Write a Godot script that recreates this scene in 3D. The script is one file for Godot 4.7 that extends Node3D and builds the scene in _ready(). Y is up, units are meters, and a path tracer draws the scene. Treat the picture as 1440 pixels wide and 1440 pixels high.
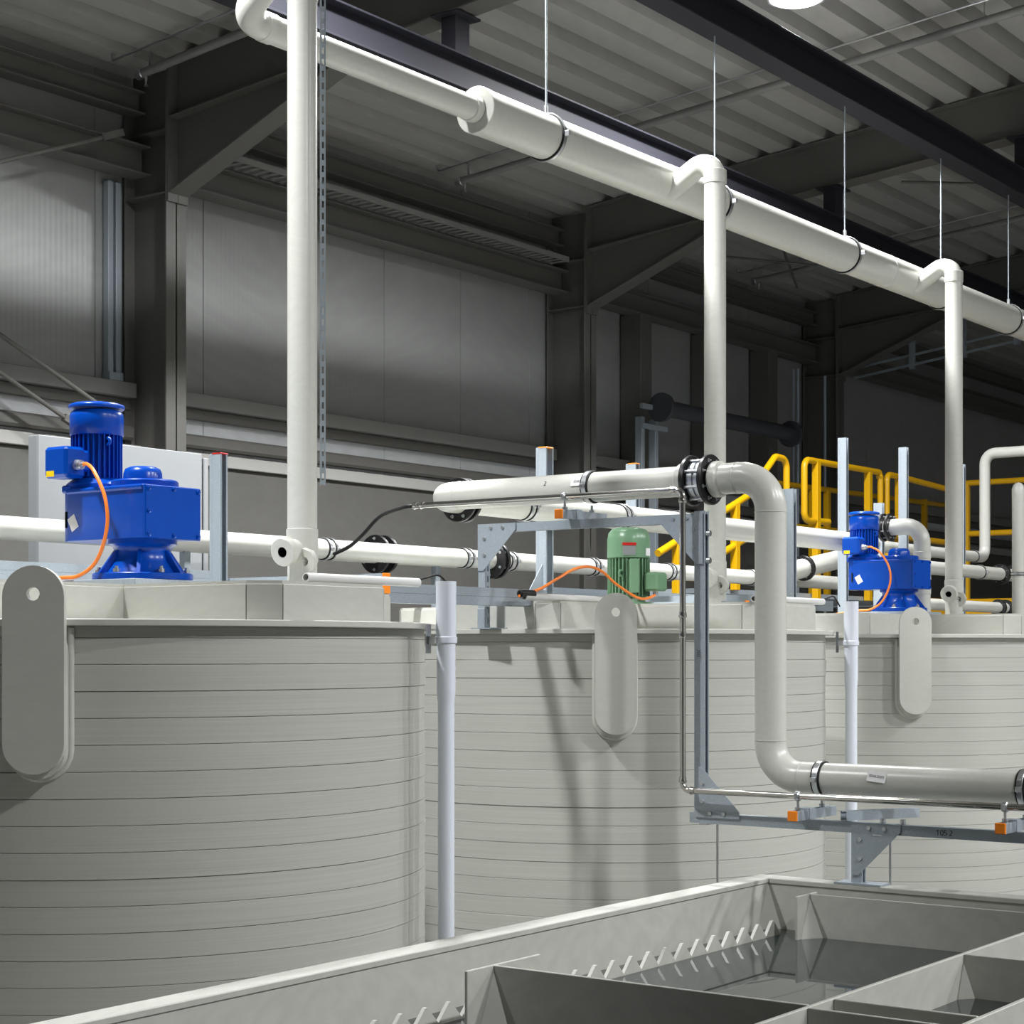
extends Node3D
# Process hall with three wound plastic tanks. World axes: +X runs along the tank row and the long wall,
# -Z points at that wall, y is up, floor at y = 0. The camera stands at (0, EYE, 0).

const F := 2570.0                      # focal length in pixels of the 1440 frame
const HORIZON := 915.0                 # picture row of the horizon
const EYE := 2.2
const FWD := Vector3(0.8071, 0, -0.5905)
const RGT := Vector3(0.5905, 0, 0.8071)
const TANK_Z := -5.49
const TANK_X := 4.89
const PITCH := 3.45                    # spacing of the tanks
const FLANGE_Y := 2.305
const LID_Y := 2.44
const ROOF_SLOPE := 0.09

var M := {}
var used := {}
var shared := {}
var rng := RandomNumberGenerator.new()

# ---------------------------------------------------------------- mesh builder
class MB:
	var v := PackedVector3Array()
	var n := PackedVector3Array()

	func tri(a: Vector3, b: Vector3, c: Vector3, na: Vector3, nb: Vector3, nc: Vector3) -> void:
		var g := (b - a).cross(c - a)
		if g.length_squared() < 1e-16:
			return
		if g.dot(na + nb + nc) > 0.0:
			v.append_array([a, c, b]); n.append_array([na, nc, nb])
		else:
			v.append_array([a, b, c]); n.append_array([na, nb, nc])

	func quad(a: Vector3, b: Vector3, c: Vector3, d: Vector3, m: Vector3) -> void:
		tri(a, b, c, m, m, m); tri(a, c, d, m, m, m)

	func quad4(a: Vector3, b: Vector3, c: Vector3, d: Vector3, na: Vector3, nb: Vector3, nc: Vector3, nd: Vector3) -> void:
		tri(a, b, c, na, nb, nc); tri(a, c, d, na, nc, nd)

	# box with chamfered edges
	func box(c: Vector3, s: Vector3, bs := Basis(), bev := 0.0) -> MB:
		var h := s * 0.5
		var e := minf(bev, minf(h.x, minf(h.y, h.z)) * 0.9)
		var ax := [bs.x, bs.y, bs.z]
		var hs := [h.x, h.y, h.z]
		for i in 3:
			var j := (i + 1) % 3
			var k := (i + 2) % 3
			for sg in [-1.0, 1.0]:
				var o: Vector3 = c + ax[i] * (hs[i] * sg)
				var u: Vector3 = ax[j] * (hs[j] - e)
				var w: Vector3 = ax[k] * (hs[k] - e)
				quad(o - u - w, o + u - w, o + u + w, o - u + w, ax[i] * sg)
		if e > 0.0:
			for i in 3:
				var j := (i + 1) % 3
				var k := (i + 2) % 3
				for sj in [-1.0, 1.0]:
					for sk in [-1.0, 1.0]:
						var l: Vector3 = ax[i] * (hs[i] - e)
						var p: Vector3 = c + ax[j] * (hs[j] * sj) + ax[k] * ((hs[k] - e) * sk)
						var q: Vector3 = c + ax[j] * ((hs[j] - e) * sj) + ax[k] * (hs[k] * sk)
						quad(p - l, p + l, q + l, q - l, (ax[j] * sj + ax[k] * sk).normalized())
			for si in [-1.0, 1.0]:
				for sj in [-1.0, 1.0]:
					for sk in [-1.0, 1.0]:
						var p: Vector3 = c + bs.x * (h.x * si) + bs.y * ((h.y - e) * sj) + bs.z * ((h.z - e) * sk)
						var q: Vector3 = c + bs.x * ((h.x - e) * si) + bs.y * (h.y * sj) + bs.z * ((h.z - e) * sk)
						var r: Vector3 = c + bs.x * ((h.x - e) * si) + bs.y * ((h.y - e) * sj) + bs.z * (h.z * sk)
						var m: Vector3 = (bs.x * si + bs.y * sj + bs.z * sk).normalized()
						tri(p, q, r, m, m, m)
		return self

	# box between two corners
	func span(a: Vector3, b: Vector3, bev := 0.0) -> MB:
		return box((a + b) * 0.5, (b - a).abs(), Basis(), bev)

	# square bar between two points; up fixes its roll
	func bar(a: Vector3, b: Vector3, w: float, h: float, up := Vector3.UP, bev := 0.0) -> MB:
		var z := (b - a).normalized()
		var x := up.cross(z).normalized()
		var y := z.cross(x).normalized()
		return box((a + b) * 0.5, Vector3(w, h, (b - a).length()), Basis(x, y, z), bev)

	static func frame(d: Vector3) -> Array:
		var t := Vector3.UP if absf(d.y) < 0.9 else Vector3.RIGHT
		var u := t.cross(d).normalized()
		return [u, d.cross(u).normalized()]

	# round tube along a path
	func tube(path: Array, r: float, sides := 20, cap := true) -> MB:
		var cnt := path.size()
		var d0: Vector3 = (path[1] - path[0]).normalized()
		var fr := MB.frame(d0)
		var u: Vector3 = fr[0]
		var rings := []
		var norms := []
		for i in cnt:
			var din: Vector3 = (path[i] - path[maxi(i - 1, 0)]).normalized() if i > 0 else d0
			var dout: Vector3 = (path[mini(i + 1, cnt - 1)] - path[i]).normalized() if i < cnt - 1 else din
			var t := (din + dout).normalized()
			u = (u - t * u.dot(t)).normalized()
			var w := t.cross(u)
			var ring := []
			var nn := []
			for k in sides:
				var a := TAU * k / sides
				var m := u * cos(a) + w * sin(a)
				ring.append(path[i] + m * r)
				nn.append(m)
			rings.append(ring); norms.append(nn)
		for i in cnt - 1:
			for k in sides:
				var k2 := (k + 1) % sides
				quad4(rings[i][k], rings[i][k2], rings[i + 1][k2], rings[i + 1][k], norms[i][k], norms[i][k2], norms[i + 1][k2], norms[i + 1][k])
		if cap:
			for e in [0, cnt - 1]:
				var m: Vector3 = (path[0] - path[1]).normalized() if e == 0 else (path[cnt - 1] - path[cnt - 2]).normalized()
				for k in range(1, sides - 1):
					tri(rings[e][0], rings[e][k], rings[e][k + 1], m, m, m)
		return self

	# profile of Vector2(radius, height) turned about an axis
	func lathe(pr: Array, o: Vector3, ax: Vector3, segs := 32, soft := false) -> MB:
		var fr := MB.frame(ax)
		var u: Vector3 = fr[0]
		var w: Vector3 = fr[1]
		var pn := []
		for i in pr.size() - 1:
			var d: Vector2 = pr[i + 1] - pr[i]
			pn.append(Vector2(d.y, -d.x).normalized())
		for i in pr.size() - 1:
			var n0: Vector2 = pn[i]
			var n1: Vector2 = pn[i]
			if soft:
				if i > 0 and pn[i - 1].dot(pn[i]) > 0.5: n0 = (pn[i - 1] + pn[i]).normalized()
				if i < pn.size() - 1 and pn[i + 1].dot(pn[i]) > 0.5: n1 = (pn[i + 1] + pn[i]).normalized()
			for k in segs:
				var a := TAU * k / segs
				var b := TAU * (k + 1) / segs
				var ma := u * cos(a) + w * sin(a)
				var mb := u * cos(b) + w * sin(b)
				quad4(o + ma * pr[i].x + ax * pr[i].y, o + mb * pr[i].x + ax * pr[i].y, o + mb * pr[i + 1].x + ax * pr[i + 1].y, o + ma * pr[i + 1].x + ax * pr[i + 1].y,
					ma * n0.x + ax * n0.y, mb * n0.x + ax * n0.y, mb * n1.x + ax * n1.y, ma * n1.x + ax * n1.y)
		return self

	# closed outline in the plane (ux, uy) drawn out along ux x uy
	func prism(poly: Array, o: Vector3, ux: Vector3, uy: Vector3, depth: float) -> MB:
		var d := ux.cross(uy).normalized() * depth
		var pts := PackedVector2Array(poly)
		var idx := Geometry2D.triangulate_polygon(pts)
		var f := func(p: Vector2) -> Vector3: return o + ux * p.x + uy * p.y
		var dn := d.normalized()
		for i in range(0, idx.size(), 3):
			var a: Vector3 = f.call(pts[idx[i]])
			var b: Vector3 = f.call(pts[idx[i + 1]])
			var c: Vector3 = f.call(pts[idx[i + 2]])
			tri(a, b, c, -dn, -dn, -dn)
			tri(a + d, b + d, c + d, dn, dn, dn)
		var cnt := pts.size()
		var area := 0.0
		for i in cnt:
			area += pts[i].cross(pts[(i + 1) % cnt])
		var sg := 1.0 if area > 0.0 else -1.0
		var en := []
		for i in cnt:
			var e := (pts[(i + 1) % cnt] - pts[i]).normalized()
			en.append(Vector2(e.y, -e.x) * sg)
		for i in cnt:
			var j := (i + 1) % cnt
			var m0: Vector2 = en[i]
			var m1: Vector2 = en[i]
			var pv: Vector2 = en[(i - 1 + cnt) % cnt]
			var nx: Vector2 = en[j]
			if pv.dot(m0) > 0.8: m0 = (pv + m0).normalized()
			if nx.dot(m1) > 0.8: m1 = (nx + m1).normalized()
			var a: Vector3 = f.call(pts[i])
			var b: Vector3 = f.call(pts[j])
			var na := (ux * m0.x + uy * m0.y).normalized()
			var nb := (ux * m1.x + uy * m1.y).normalized()
			quad4(a, b, b + d, a + d, na, nb, nb, na)
		return self

	func mesh(shift := Vector3.ZERO) -> ArrayMesh:
		var a := []
		a.resize(Mesh.ARRAY_MAX)
		var w := v
		if shift != Vector3.ZERO:
			w = PackedVector3Array()
			w.resize(v.size())
			for i in v.size():
				w[i] = v[i] - shift
		a[Mesh.ARRAY_VERTEX] = w
		a[Mesh.ARRAY_NORMAL] = n
		var m := ArrayMesh.new()
		m.add_surface_from_arrays(Mesh.PRIMITIVE_TRIANGLES, a)
		return m

# ---------------------------------------------------------------- scene helpers
func mb() -> MB:
	return MB.new()

func numbered(called: String) -> String:
	var k: int = used.get(called, 0)
	used[called] = k + 1
	return called if k == 0 else "%s_%03d" % [called, k]

func thing(called: String, label: String, category: String, at := Vector3.ZERO, group := "") -> Node3D:
	var o := Node3D.new()
	o.name = numbered(called)
	add_child(o)
	o.position = at
	o.set_meta("label", label); o.set_meta("category", category)
	if group: o.set_meta("group", group)
	return o

func structure(called: String) -> Node3D:
	var o := Node3D.new()
	o.name = called
	add_child(o)
	o.set_meta("kind", "structure")
	return o

# origin of the top-level thing that holds a node
func base_of(p: Node) -> Vector3:
	var q: Node = p
	var s := Vector3.ZERO
	while q != self and q != null:
		if q is Node3D: s += (q as Node3D).position
		q = q.get_parent()
	return s

# a part: geometry given in the scene's coordinates
func part(p: Node, called: String, m: MB, mat: Material, label := "") -> MeshInstance3D:
	var o := MeshInstance3D.new()
	o.name = called
	o.mesh = m.mesh(base_of(p))
	o.material_override = mat
	p.add_child(o, true)
	if label: o.set_meta("label", label)
	return o

# a part that shares a mesh: placed by a transform in the scene's coordinates
func piece(p: Node, called: String, mesh: Mesh, mat: Material, tr: Transform3D) -> MeshInstance3D:
	var o := MeshInstance3D.new()
	o.name = called
	o.mesh = mesh
	o.material_override = mat
	p.add_child(o, true)
	tr.origin -= base_of(p)
	o.transform = tr
	return o

func copy_thing(src: Node3D, at: Vector3, label: String) -> Node3D:
	var c: Node3D = src.duplicate()
	c.name = numbered(String(src.name).rstrip("0123456789").rstrip("_"))
	add_child(c)
	c.position = at
	c.set_meta("label", label)
	return c

# ray through a pixel, cut with planes of the hall (camera at (0, EYE, 0))
func ray(x: float, y: float) -> Vector3:
	return FWD + RGT * ((x - 720.0) / F) + Vector3.UP * ((HORIZON - y) / F)

func on_x(x: float, y: float, wx: float) -> Vector3:
	var d := ray(x, y)
	return Vector3(0, EYE, 0) + d * (wx / d.x)

func on_y(x: float, y: float, wy: float) -> Vector3:
	var d := ray(x, y)
	return Vector3(0, EYE, 0) + d * ((wy - EYE) / d.y)

func on_z(x: float, y: float, wz: float) -> Vector3:
	var d := ray(x, y)
	return Vector3(0, EYE, 0) + d * (wz / d.z)

# polyline with its corners rounded
func fillet(pts: Array, r: float, steps := 10) -> Array:
	var out := [pts[0]]
	for i in range(1, pts.size() - 1):
		var p: Vector3 = pts[i]
		var a: Vector3 = (pts[i - 1] - p).normalized()
		var b: Vector3 = (pts[i + 1] - p).normalized()
		var ang := acos(clampf(a.dot(b), -1, 1))
		if ang > 3.1:
			out.append(p)
			continue
		var t := r / tan(ang * 0.5)
		t = minf(t, minf((pts[i - 1] - p).length(), (pts[i + 1] - p).length()) * 0.98)
		var rr := t * tan(ang * 0.5)
		var c := p + (a + b).normalized() * (rr / sin(ang * 0.5))
		var s := p + a * t - c
		var e := p + b * t - c
		for k in steps + 1:
			out.append(c + s.slerp(e, float(k) / steps))
	out.append(pts[-1])
	return out

func smooth_path(pts: Array, steps := 10) -> Array:
	var out := []
	for i in pts.size() - 1:
		var p0: Vector3 = pts[maxi(i - 1, 0)]
		var p1: Vector3 = pts[i]
		var p2: Vector3 = pts[i + 1]
		var p3: Vector3 = pts[mini(i + 2, pts.size() - 1)]
		for k in steps:
			out.append(p1.cubic_interpolate(p2, p0, p3, float(k) / steps))
	out.append(pts[-1])
	return out

func axis_basis(y: Vector3) -> Basis:
	var fr := MB.frame(y)
	return Basis(fr[0], y, (fr[0] as Vector3).cross(y))

func ring_profile(r0: float, r1: float, h: float, e := 0.002) -> Array:
	return [Vector2(r0, -h / 2), Vector2(r1 - e, -h / 2), Vector2(r1, -h / 2 + e), Vector2(r1, h / 2 - e), Vector2(r1 - e, h / 2), Vector2(r0, h / 2)]

# socket or sleeve round a pipe
func sleeve(p: Node, called: String, at: Vector3, ax: Vector3, r: float, h: float, mat: Material) -> MeshInstance3D:
	return part(p, called, mb().lathe(ring_profile(r * 0.6, r, h, 0.003), at, ax, 32), mat)

# loose flange with its bolts as sub-parts
func flange(p: Node, at: Vector3, ax: Vector3, r: float, h: float, bolts := 8, grip := 0.03) -> void:
	var f := part(p, "flange", mb().lathe(ring_profile(r * 0.5, r, h, 0.004), at, ax, 40), M.black)
	if not shared.has("bolt"):
		shared["bolt"] = mb().lathe([Vector2(0, -1.0), Vector2(0.35, -1.0), Vector2(0.35, -0.5), Vector2(1.0, -0.5), Vector2(1.0, 0.5), Vector2(0.35, 0.5), Vector2(0.35, 1.0), Vector2(0, 1.0)], Vector3.ZERO, Vector3.UP, 6).mesh()
	var bs := axis_basis(ax)
	for k in bolts:
		var a := TAU * (k + 0.5) / bolts
		var q := at + (bs.x * cos(a) + bs.z * sin(a)) * r * 0.8
		piece(f, "bolt", shared["bolt"], M.zinc, Transform3D(bs.scaled_local(Vector3(r * 0.085, grip, r * 0.085)), q))

# rubber lined pipe clamp: dark lining, steel band, two lugs
func clamp_ring(p: Node, at: Vector3, ax: Vector3, r: float, w := 0.03) -> void:
	var lining := part(p, "clamp_lining", mb().lathe(ring_profile(r * 0.9, r + 0.006, w, 0.001), at, ax, 32), M.rubber)
	var band := part(p, "clamp_band", mb().lathe(ring_profile(r * 0.95, r + 0.009, w * 0.62, 0.001), at, ax, 32), M.zinc)
	var side := ax.cross(Vector3.UP).normalized() if absf(ax.y) < 0.9 else Vector3.RIGHT
	for s in [-1.0, 1.0]:
		part(band, "clamp_lug", mb().box(at + side * s * (r + 0.014), Vector3(0.018, 0.02, w * 0.6), Basis(side, Vector3.UP, side.cross(Vector3.UP)), 0.002), M.zinc)
	lining.set_meta("label", "black rubber clamp lining")
	band.set_meta("label", "zinc plated clamp band")

# C-shaped strut channel, slot side towards open
func channel(p: Node, called: String, a: Vector3, b: Vector3, open: Vector3, w := 0.041, h := 0.041) -> MeshInstance3D:
	var z := (b - a).normalized()
	var x := open.cross(z).normalized()
	var y := z.cross(x).normalized()
	var t := 0.0028
	var l := 0.0095
	var k := w / 2
	var poly := [Vector2(-k, -h / 2), Vector2(k, -h / 2), Vector2(k, h / 2), Vector2(k - l, h / 2), Vector2(k - l, h / 2 - t * 2), Vector2(k - l + t, h / 2 - t * 2), Vector2(k - l + t, h / 2 - t), Vector2(k - t, h / 2 - t),
		Vector2(k - t, -h / 2 + t), Vector2(-k + t, -h / 2 + t), Vector2(-k + t, h / 2 - t), Vector2(-k + l - t, h / 2 - t), Vector2(-k + l - t, h / 2 - t * 2), Vector2(-k + l, h / 2 - t * 2), Vector2(-k + l, h / 2), Vector2(-k, h / 2)]
	return part(p, called, mb().prism(poly, a, x, y, (b - a).length()), M.galv)

# rolled I section as three plates
func ibeam(p: Node, a: Vector3, b: Vector3, h: float, w: float, mat: Material, up := Vector3.UP, tf := 0.014, tw := 0.009) -> void:
	var d := (b - a).normalized()
	var x := up.cross(d).normalized()
	var y := d.cross(x).normalized()
	part(p, "web", mb().bar(a, b, tw, h - 2 * tf, y), mat)
	part(p, "top_flange", mb().bar(a + y * (h - tf) / 2, b + y * (h - tf) / 2, w, tf, y, 0.002), mat)
	part(p, "bottom_flange", mb().bar(a - y * (h - tf) / 2, b - y * (h - tf) / 2, w, tf, y, 0.002), mat)

func lettering(p: Node, called: String, txt: String, size: float, at: Vector3, right: Vector3, up: Vector3, mat: Material) -> void:
	var t := TextMesh.new()
	var f := SystemFont.new()
	f.font_names = PackedStringArray(["Droid Sans"])
	t.font = f
	t.text = txt
	t.font_size = 32
	t.pixel_size = size / 32.0
	t.depth = 0.0006
	t.curve_step = 4.0
	piece(p, called, t, mat, Transform3D(Basis(right, up, right.cross(up)), at))

# ---------------------------------------------------------------- materials
func noise_image(w: int, h: int, seed_: int, fx: float, fy: float, lo: float, hi: float, octaves := 4) -> Image:
	var f := FastNoiseLite.new()
	f.seed = seed_
	f.noise_type = FastNoiseLite.TYPE_SIMPLEX_SMOOTH
	f.frequency = 1.0
	f.fractal_octaves = octaves
	var im := Image.create(w, h, false, Image.FORMAT_RGB8)
	for y in h:
		for x in w:
			# tile by walking on two circles
			var a := TAU * x / w
			var b := TAU * y / h
			var c := f.get_noise_3d(cos(a) * fx + 3.1 * sin(b) * fy, sin(a) * fx + 17.0, cos(b) * fy)
			var g := clampf(0.5 + c * 0.9, 0, 1)
			g = lerpf(lo, hi, g)
			im.set_pixel(x, y, Color(g, g, g))
	return im

func mat(c: Color, rough: float, metal := 0.0, spec := 0.5) -> StandardMaterial3D:
	var m := StandardMaterial3D.new()
	m.albedo_color = c
	m.roughness = rough
	m.metallic = metal
	m.metallic_specular = spec
	return m

func textured(m: StandardMaterial3D, im: Image, scale: Vector3, world := true) -> StandardMaterial3D:
	im.generate_mipmaps()
	m.albedo_texture = ImageTexture.create_from_image(im)
	m.uv1_triplanar = true
	m.uv1_world_triplanar = world
	m.uv1_scale = scale
	return m

func relief(m: StandardMaterial3D, im: Image, cm: float) -> StandardMaterial3D:
	m.heightmap_enabled = true
	m.heightmap_texture = ImageTexture.create_from_image(im)
	m.heightmap_scale = cm
	return m

func make_materials() -> void:
	var streak := noise_image(128, 512, 3, 0.35, 14.0, 0.94, 1.0)
	var fine := noise_image(256, 256, 5, 3.0, 3.0, 0.97, 1.0)
	var mottle := noise_image(256, 256, 9, 5.0, 5.0, 0.88, 1.0, 3)
	var cloud := noise_image(256, 256, 12, 2.6, 2.6, 0.95, 1.0)
	var ripple := noise_image(128, 512, 21, 0.25, 22.0, 0.0, 1.0, 3)
	M.tank = relief(textured(mat(Color(0.73, 0.73, 0.70), 0.42), streak, Vector3(0.45, 0.9, 0.45)), ripple, 0.02)
	M.plate = textured(mat(Color(0.76, 0.76, 0.73), 0.45), fine, Vector3(0.9, 0.9, 0.9))
	M.pipe = textured(mat(Color(0.785, 0.785, 0.755), 0.30), fine, Vector3(1.3, 1.3, 1.3))
	M.basin = textured(mat(Color(0.73, 0.73, 0.70), 0.5), cloud, Vector3(0.7, 0.7, 0.7))
	M.white_pipe = mat(Color(0.88, 0.90, 0.94), 0.28)
	M.conduit = mat(Color(0.85, 0.85, 0.84), 0.3)
	M.galv = textured(mat(Color(0.69, 0.73, 0.765), 0.45, 0.25), mottle, Vector3(5, 5, 5))
	M.zinc = mat(Color(0.78, 0.79, 0.80), 0.3, 0.9)
	M.steel = mat(Color(0.80, 0.79, 0.77), 0.16, 1.0)
	M.frame = textured(mat(Color(0.37, 0.365, 0.35), 0.5), fine, Vector3(0.6, 0.6, 0.6))
	M.hung = textured(mat(Color(0.18, 0.18, 0.205), 0.55, 0.0, 0.25), fine, Vector3(0.6, 0.6, 0.6))
	M.deck = textured(mat(Color(0.65, 0.645, 0.63), 0.45), cloud, Vector3(0.25, 0.25, 0.25))
	M.panel = textured(mat(Color(0.60, 0.605, 0.60), 0.40, 0.1), cloud, Vector3(0.22, 0.22, 0.22))
	M.band = textured(mat(Color(0.83, 0.84, 0.85), 0.4), cloud, Vector3(0.3, 0.3, 0.3))
	M.plinth = textured(mat(Color(0.36, 0.355, 0.34), 0.8), cloud, Vector3(0.35, 0.35, 0.35))
	M.ledge = mat(Color(0.62, 0.615, 0.60), 0.6)
	M.floor = textured(mat(Color(0.66, 0.66, 0.645), 0.6), cloud, Vector3(0.4, 0.4, 0.4))
	M.cabinet = mat(Color(0.58, 0.59, 0.60), 0.45)
	M.blue = mat(Color(0.0, 0.27, 0.67), 0.28, 0.0, 0.4)
	M.blue.clearcoat_enabled = true
	M.blue.clearcoat = 0.1
	M.blue.clearcoat_roughness = 0.1
	M.green = mat(Color(0.42, 0.56, 0.44), 0.3)
	M.yellow = mat(Color(0.84, 0.64, 0.015), 0.35)
	M.orange = mat(Color(1.0, 0.55, 0.07), 0.45)
	M.cable = mat(Color(0.98, 0.52, 0.16), 0.4)
	M.copper = mat(Color(0.72, 0.38, 0.25), 0.3, 0.9)
	M.black = mat(Color(0.055, 0.055, 0.06), 0.38)
	M.rubber = mat(Color(0.03, 0.03, 0.03), 0.7)
	M.dark_pipe = mat(Color(0.27, 0.275, 0.30), 0.5)
	M.paper = mat(Color(0.9, 0.9, 0.9), 0.6)
	M.ink = mat(Color(0.05, 0.05, 0.07), 0.7)
	M.red = mat(Color(0.75, 0.06, 0.05), 0.4)
	M.sticker = mat(Color(0.97, 0.80, 0.05), 0.45)
	M.water = mat(Color(0.12, 0.15, 0.15), 0.02, 0.0, 0.5)
	M.lens = mat(Color(1, 1, 1), 0.5)
	M.lens.emission_enabled = true
	M.lens.emission = Color(1.0, 0.985, 0.96)
	M.lens.emission_energy_multiplier = 6.0

# ---------------------------------------------------------------- lamps
func lamp(at: Vector3, label: String, energy: float) -> void:
	var t := thing("high_bay_lamp", label, "lamp", at, "round high bay lamps under the roof")
	var top := roof_y(at.z)
	part(t, "housing", mb().lathe([Vector2(0, 0.075), Vector2(0.17, 0.075), Vector2(0.19, 0.06), Vector2(0.20, 0.03), Vector2(0.205, 0.0), Vector2(0.19, 0.0), Vector2(0.18, 0.02), Vector2(0, 0.02)], at, Vector3.UP, 40, true), M.cabinet)
	var lens := part(t, "lens", mb().lathe([Vector2(0.0, -0.03), Vector2(0.10, -0.026), Vector2(0.16, -0.012), Vector2(0.185, 0.004), Vector2(0.185, 0.012), Vector2(0.0, 0.012)], at, Vector3.UP, 40, true), M.lens, "glowing white lens")
	lens.cast_shadow = GeometryInstance3D.SHADOW_CASTING_SETTING_ON
	part(t, "suspension_rod", mb().tube([at + Vector3(0, 0.075, 0), Vector3(at.x, top - 0.005, at.z)], 0.008, 8), M.zinc)
	var l := SpotLight3D.new()
	l.name = "lamp_light"
	l.position = Vector3(0, -0.04, 0)
	l.rotation_degrees = Vector3(-90, 0, 0)
	l.spot_angle = 82.0
	l.spot_angle_attenuation = 0.6
	l.spot_range = 40.0
	l.spot_attenuation = 2.0
	l.light_size = 0.18
	l.light_color = Color(0.99, 0.995, 1.0)
	l.light_energy = energy
	l.shadow_enabled = true
	t.add_child(l)

func roof_y(z: float) -> float:
	return 6.52 + ROOF_SLOPE * (z + 10.3)

# ---------------------------------------------------------------- building
func build_shell() -> void:
	var x0 := -7.0
	var x1 := 29.0
	var z0 := -10.45
	var z1 := 9.0
	var fl := structure("floor")
	part(fl, "slab", mb().span(Vector3(x0 - 0.3, -0.2, z0 - 0.3), Vector3(x1 + 0.3, 0, z1 + 0.3)), M.floor)
	# trapezoidal roof deck: one sheet corrugation per piece
	var ce := structure("ceiling")
	var pitch := 0.34
	var depth := 0.135
	var slope := Vector3(0, ROOF_SLOPE, 1).normalized()
	var nrm := Vector3(0, 1, -ROOF_SLOPE).normalized()
	var prof := [Vector2(0.0, 0.0), Vector2(0.20, 0.0), Vector2(0.202, 0.004), Vector2(0.235, depth), Vector2(0.305, depth), Vector2(pitch - 0.002, 0.004), Vector2(pitch, 0.0)]
	var rib := mb()
	for i in prof.size() - 1:
		var a: Vector2 = prof[i]
		var b: Vector2 = prof[i + 1]
		var pa := slope * a.x + nrm * a.y
		var pb := slope * b.x + nrm * b.y
		var e := (b - a).normalized()
		var dn := (nrm * -e.x + slope * e.y).normalized()
		var l := Vector3(x1 - x0 + 0.4, 0, 0)
		rib.quad(pa, pb, pb + l, pa + l, dn)
	var rib_mesh := rib.mesh()
	var count := int((z1 - z0 + 0.4) / (pitch * slope.z)) + 1
	for i in count:
		var z := z0 - 0.2 + i * pitch * slope.z
		piece(ce, "deck_sheet", rib_mesh, M.deck, Transform3D(Basis(), Vector3(x0 - 0.2, roof_y(z), z)))
	var top := mb()
	top.box(Vector3((x0 + x1) / 2, roof_y(-0.7) + 0.42, -0.7), Vector3(x1 - x0 + 1, 0.2, (z1 - z0 + 1.2)), Basis(Vector3.RIGHT, nrm, Vector3.RIGHT.cross(nrm)))
	part(ce, "roof_insulation", top, M.deck)
	# long wall of vertical sandwich panels with micro ribs, over a concrete plinth
	var wb := structure("wall_back")
	var pw := 1.1
	var face := z0
	var pm := mb()
	var cells := 22
	for i in cells:
		var xa := 0.006 + (pw - 0.012) * i / cells
		var xb := 0.006 + (pw - 0.012) * (i + 1) / cells
		var xm := (xa + xb) / 2
		var dz := 0.0005
		for s in [[xa, 0.0, xm, dz], [xm, dz, xb, 0.0]]:
			var a := Vector3(s[0], 0, s[1])
			var b := Vector3(s[2], 0, s[3])
			var m := Vector3(-(s[3] - s[1]), 0, s[2] - s[0]).normalized()
			pm.quad(a, b, b + Vector3.UP, a + Vector3.UP, m)
	pm.quad(Vector3(0.006, 0, 0), Vector3(0.006, 1, 0), Vector3(0, 1, -0.02), Vector3(0, 0, -0.02), Vector3(-0.9, 0, 0.4).normalized())
	pm.quad(Vector3(pw - 0.006, 0, 0), Vector3(pw - 0.006, 1, 0), Vector3(pw, 1, -0.02), Vector3(pw, 0, -0.02), Vector3(0.9, 0, 0.4).normalized())
	var pmesh := pm.mesh()
	var px := 10.17 - pw * 16
	while px < x1:
		piece(wb, "wall_panel", pmesh, M.panel, Transform3D(Basis(Vector3.RIGHT, Vector3.UP * 2.45, Vector3.BACK), Vector3(px, 4.20, face)))
		piece(wb, "wall_panel", pmesh, M.band, Transform3D(Basis(Vector3.RIGHT, Vector3.UP * 0.46, Vector3.BACK), Vector3(px, 3.74, face)))
		px += pw
	part(wb, "wall_core", mb().span(Vector3(x0 - 0.3, 3.6, z0 - 0.25), Vector3(x1 + 0.3, 7.4, z0 - 0.015)), M.panel)
	part(wb, "plinth", mb().span(Vector3(x0 - 0.3, -0.1, z0 - 0.25), Vector3(x1 + 0.3, 3.64, z0 + 0.08), 0.006), M.plinth)
	part(wb, "flashing", mb().span(Vector3(x0, 3.642, z0 - 0.01), Vector3(x1, 3.735, z0 + 0.12), 0.004), M.ledge)
	var wr := structure("wall_right")
	part(wr, "end_wall", mb().span(Vector3(x1, -0.1, z0 - 0.2), Vector3(x1 + 0.3, 9, z1 + 0.2)), M.panel)
	var wl := structure("wall_left")
	part(wl, "end_wall", mb().span(Vector3(x0 - 0.3, -0.1, z0 - 0.2), Vector3(x0, 9, z1 + 0.2)), M.panel)
	var wf := structure("wall_front")
	part(wf, "long_wall", mb().span(Vector3(x0 - 0.2, -0.1, z1), Vector3(x1 + 0.2, 9, z1 + 0.3)), M.panel)

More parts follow.
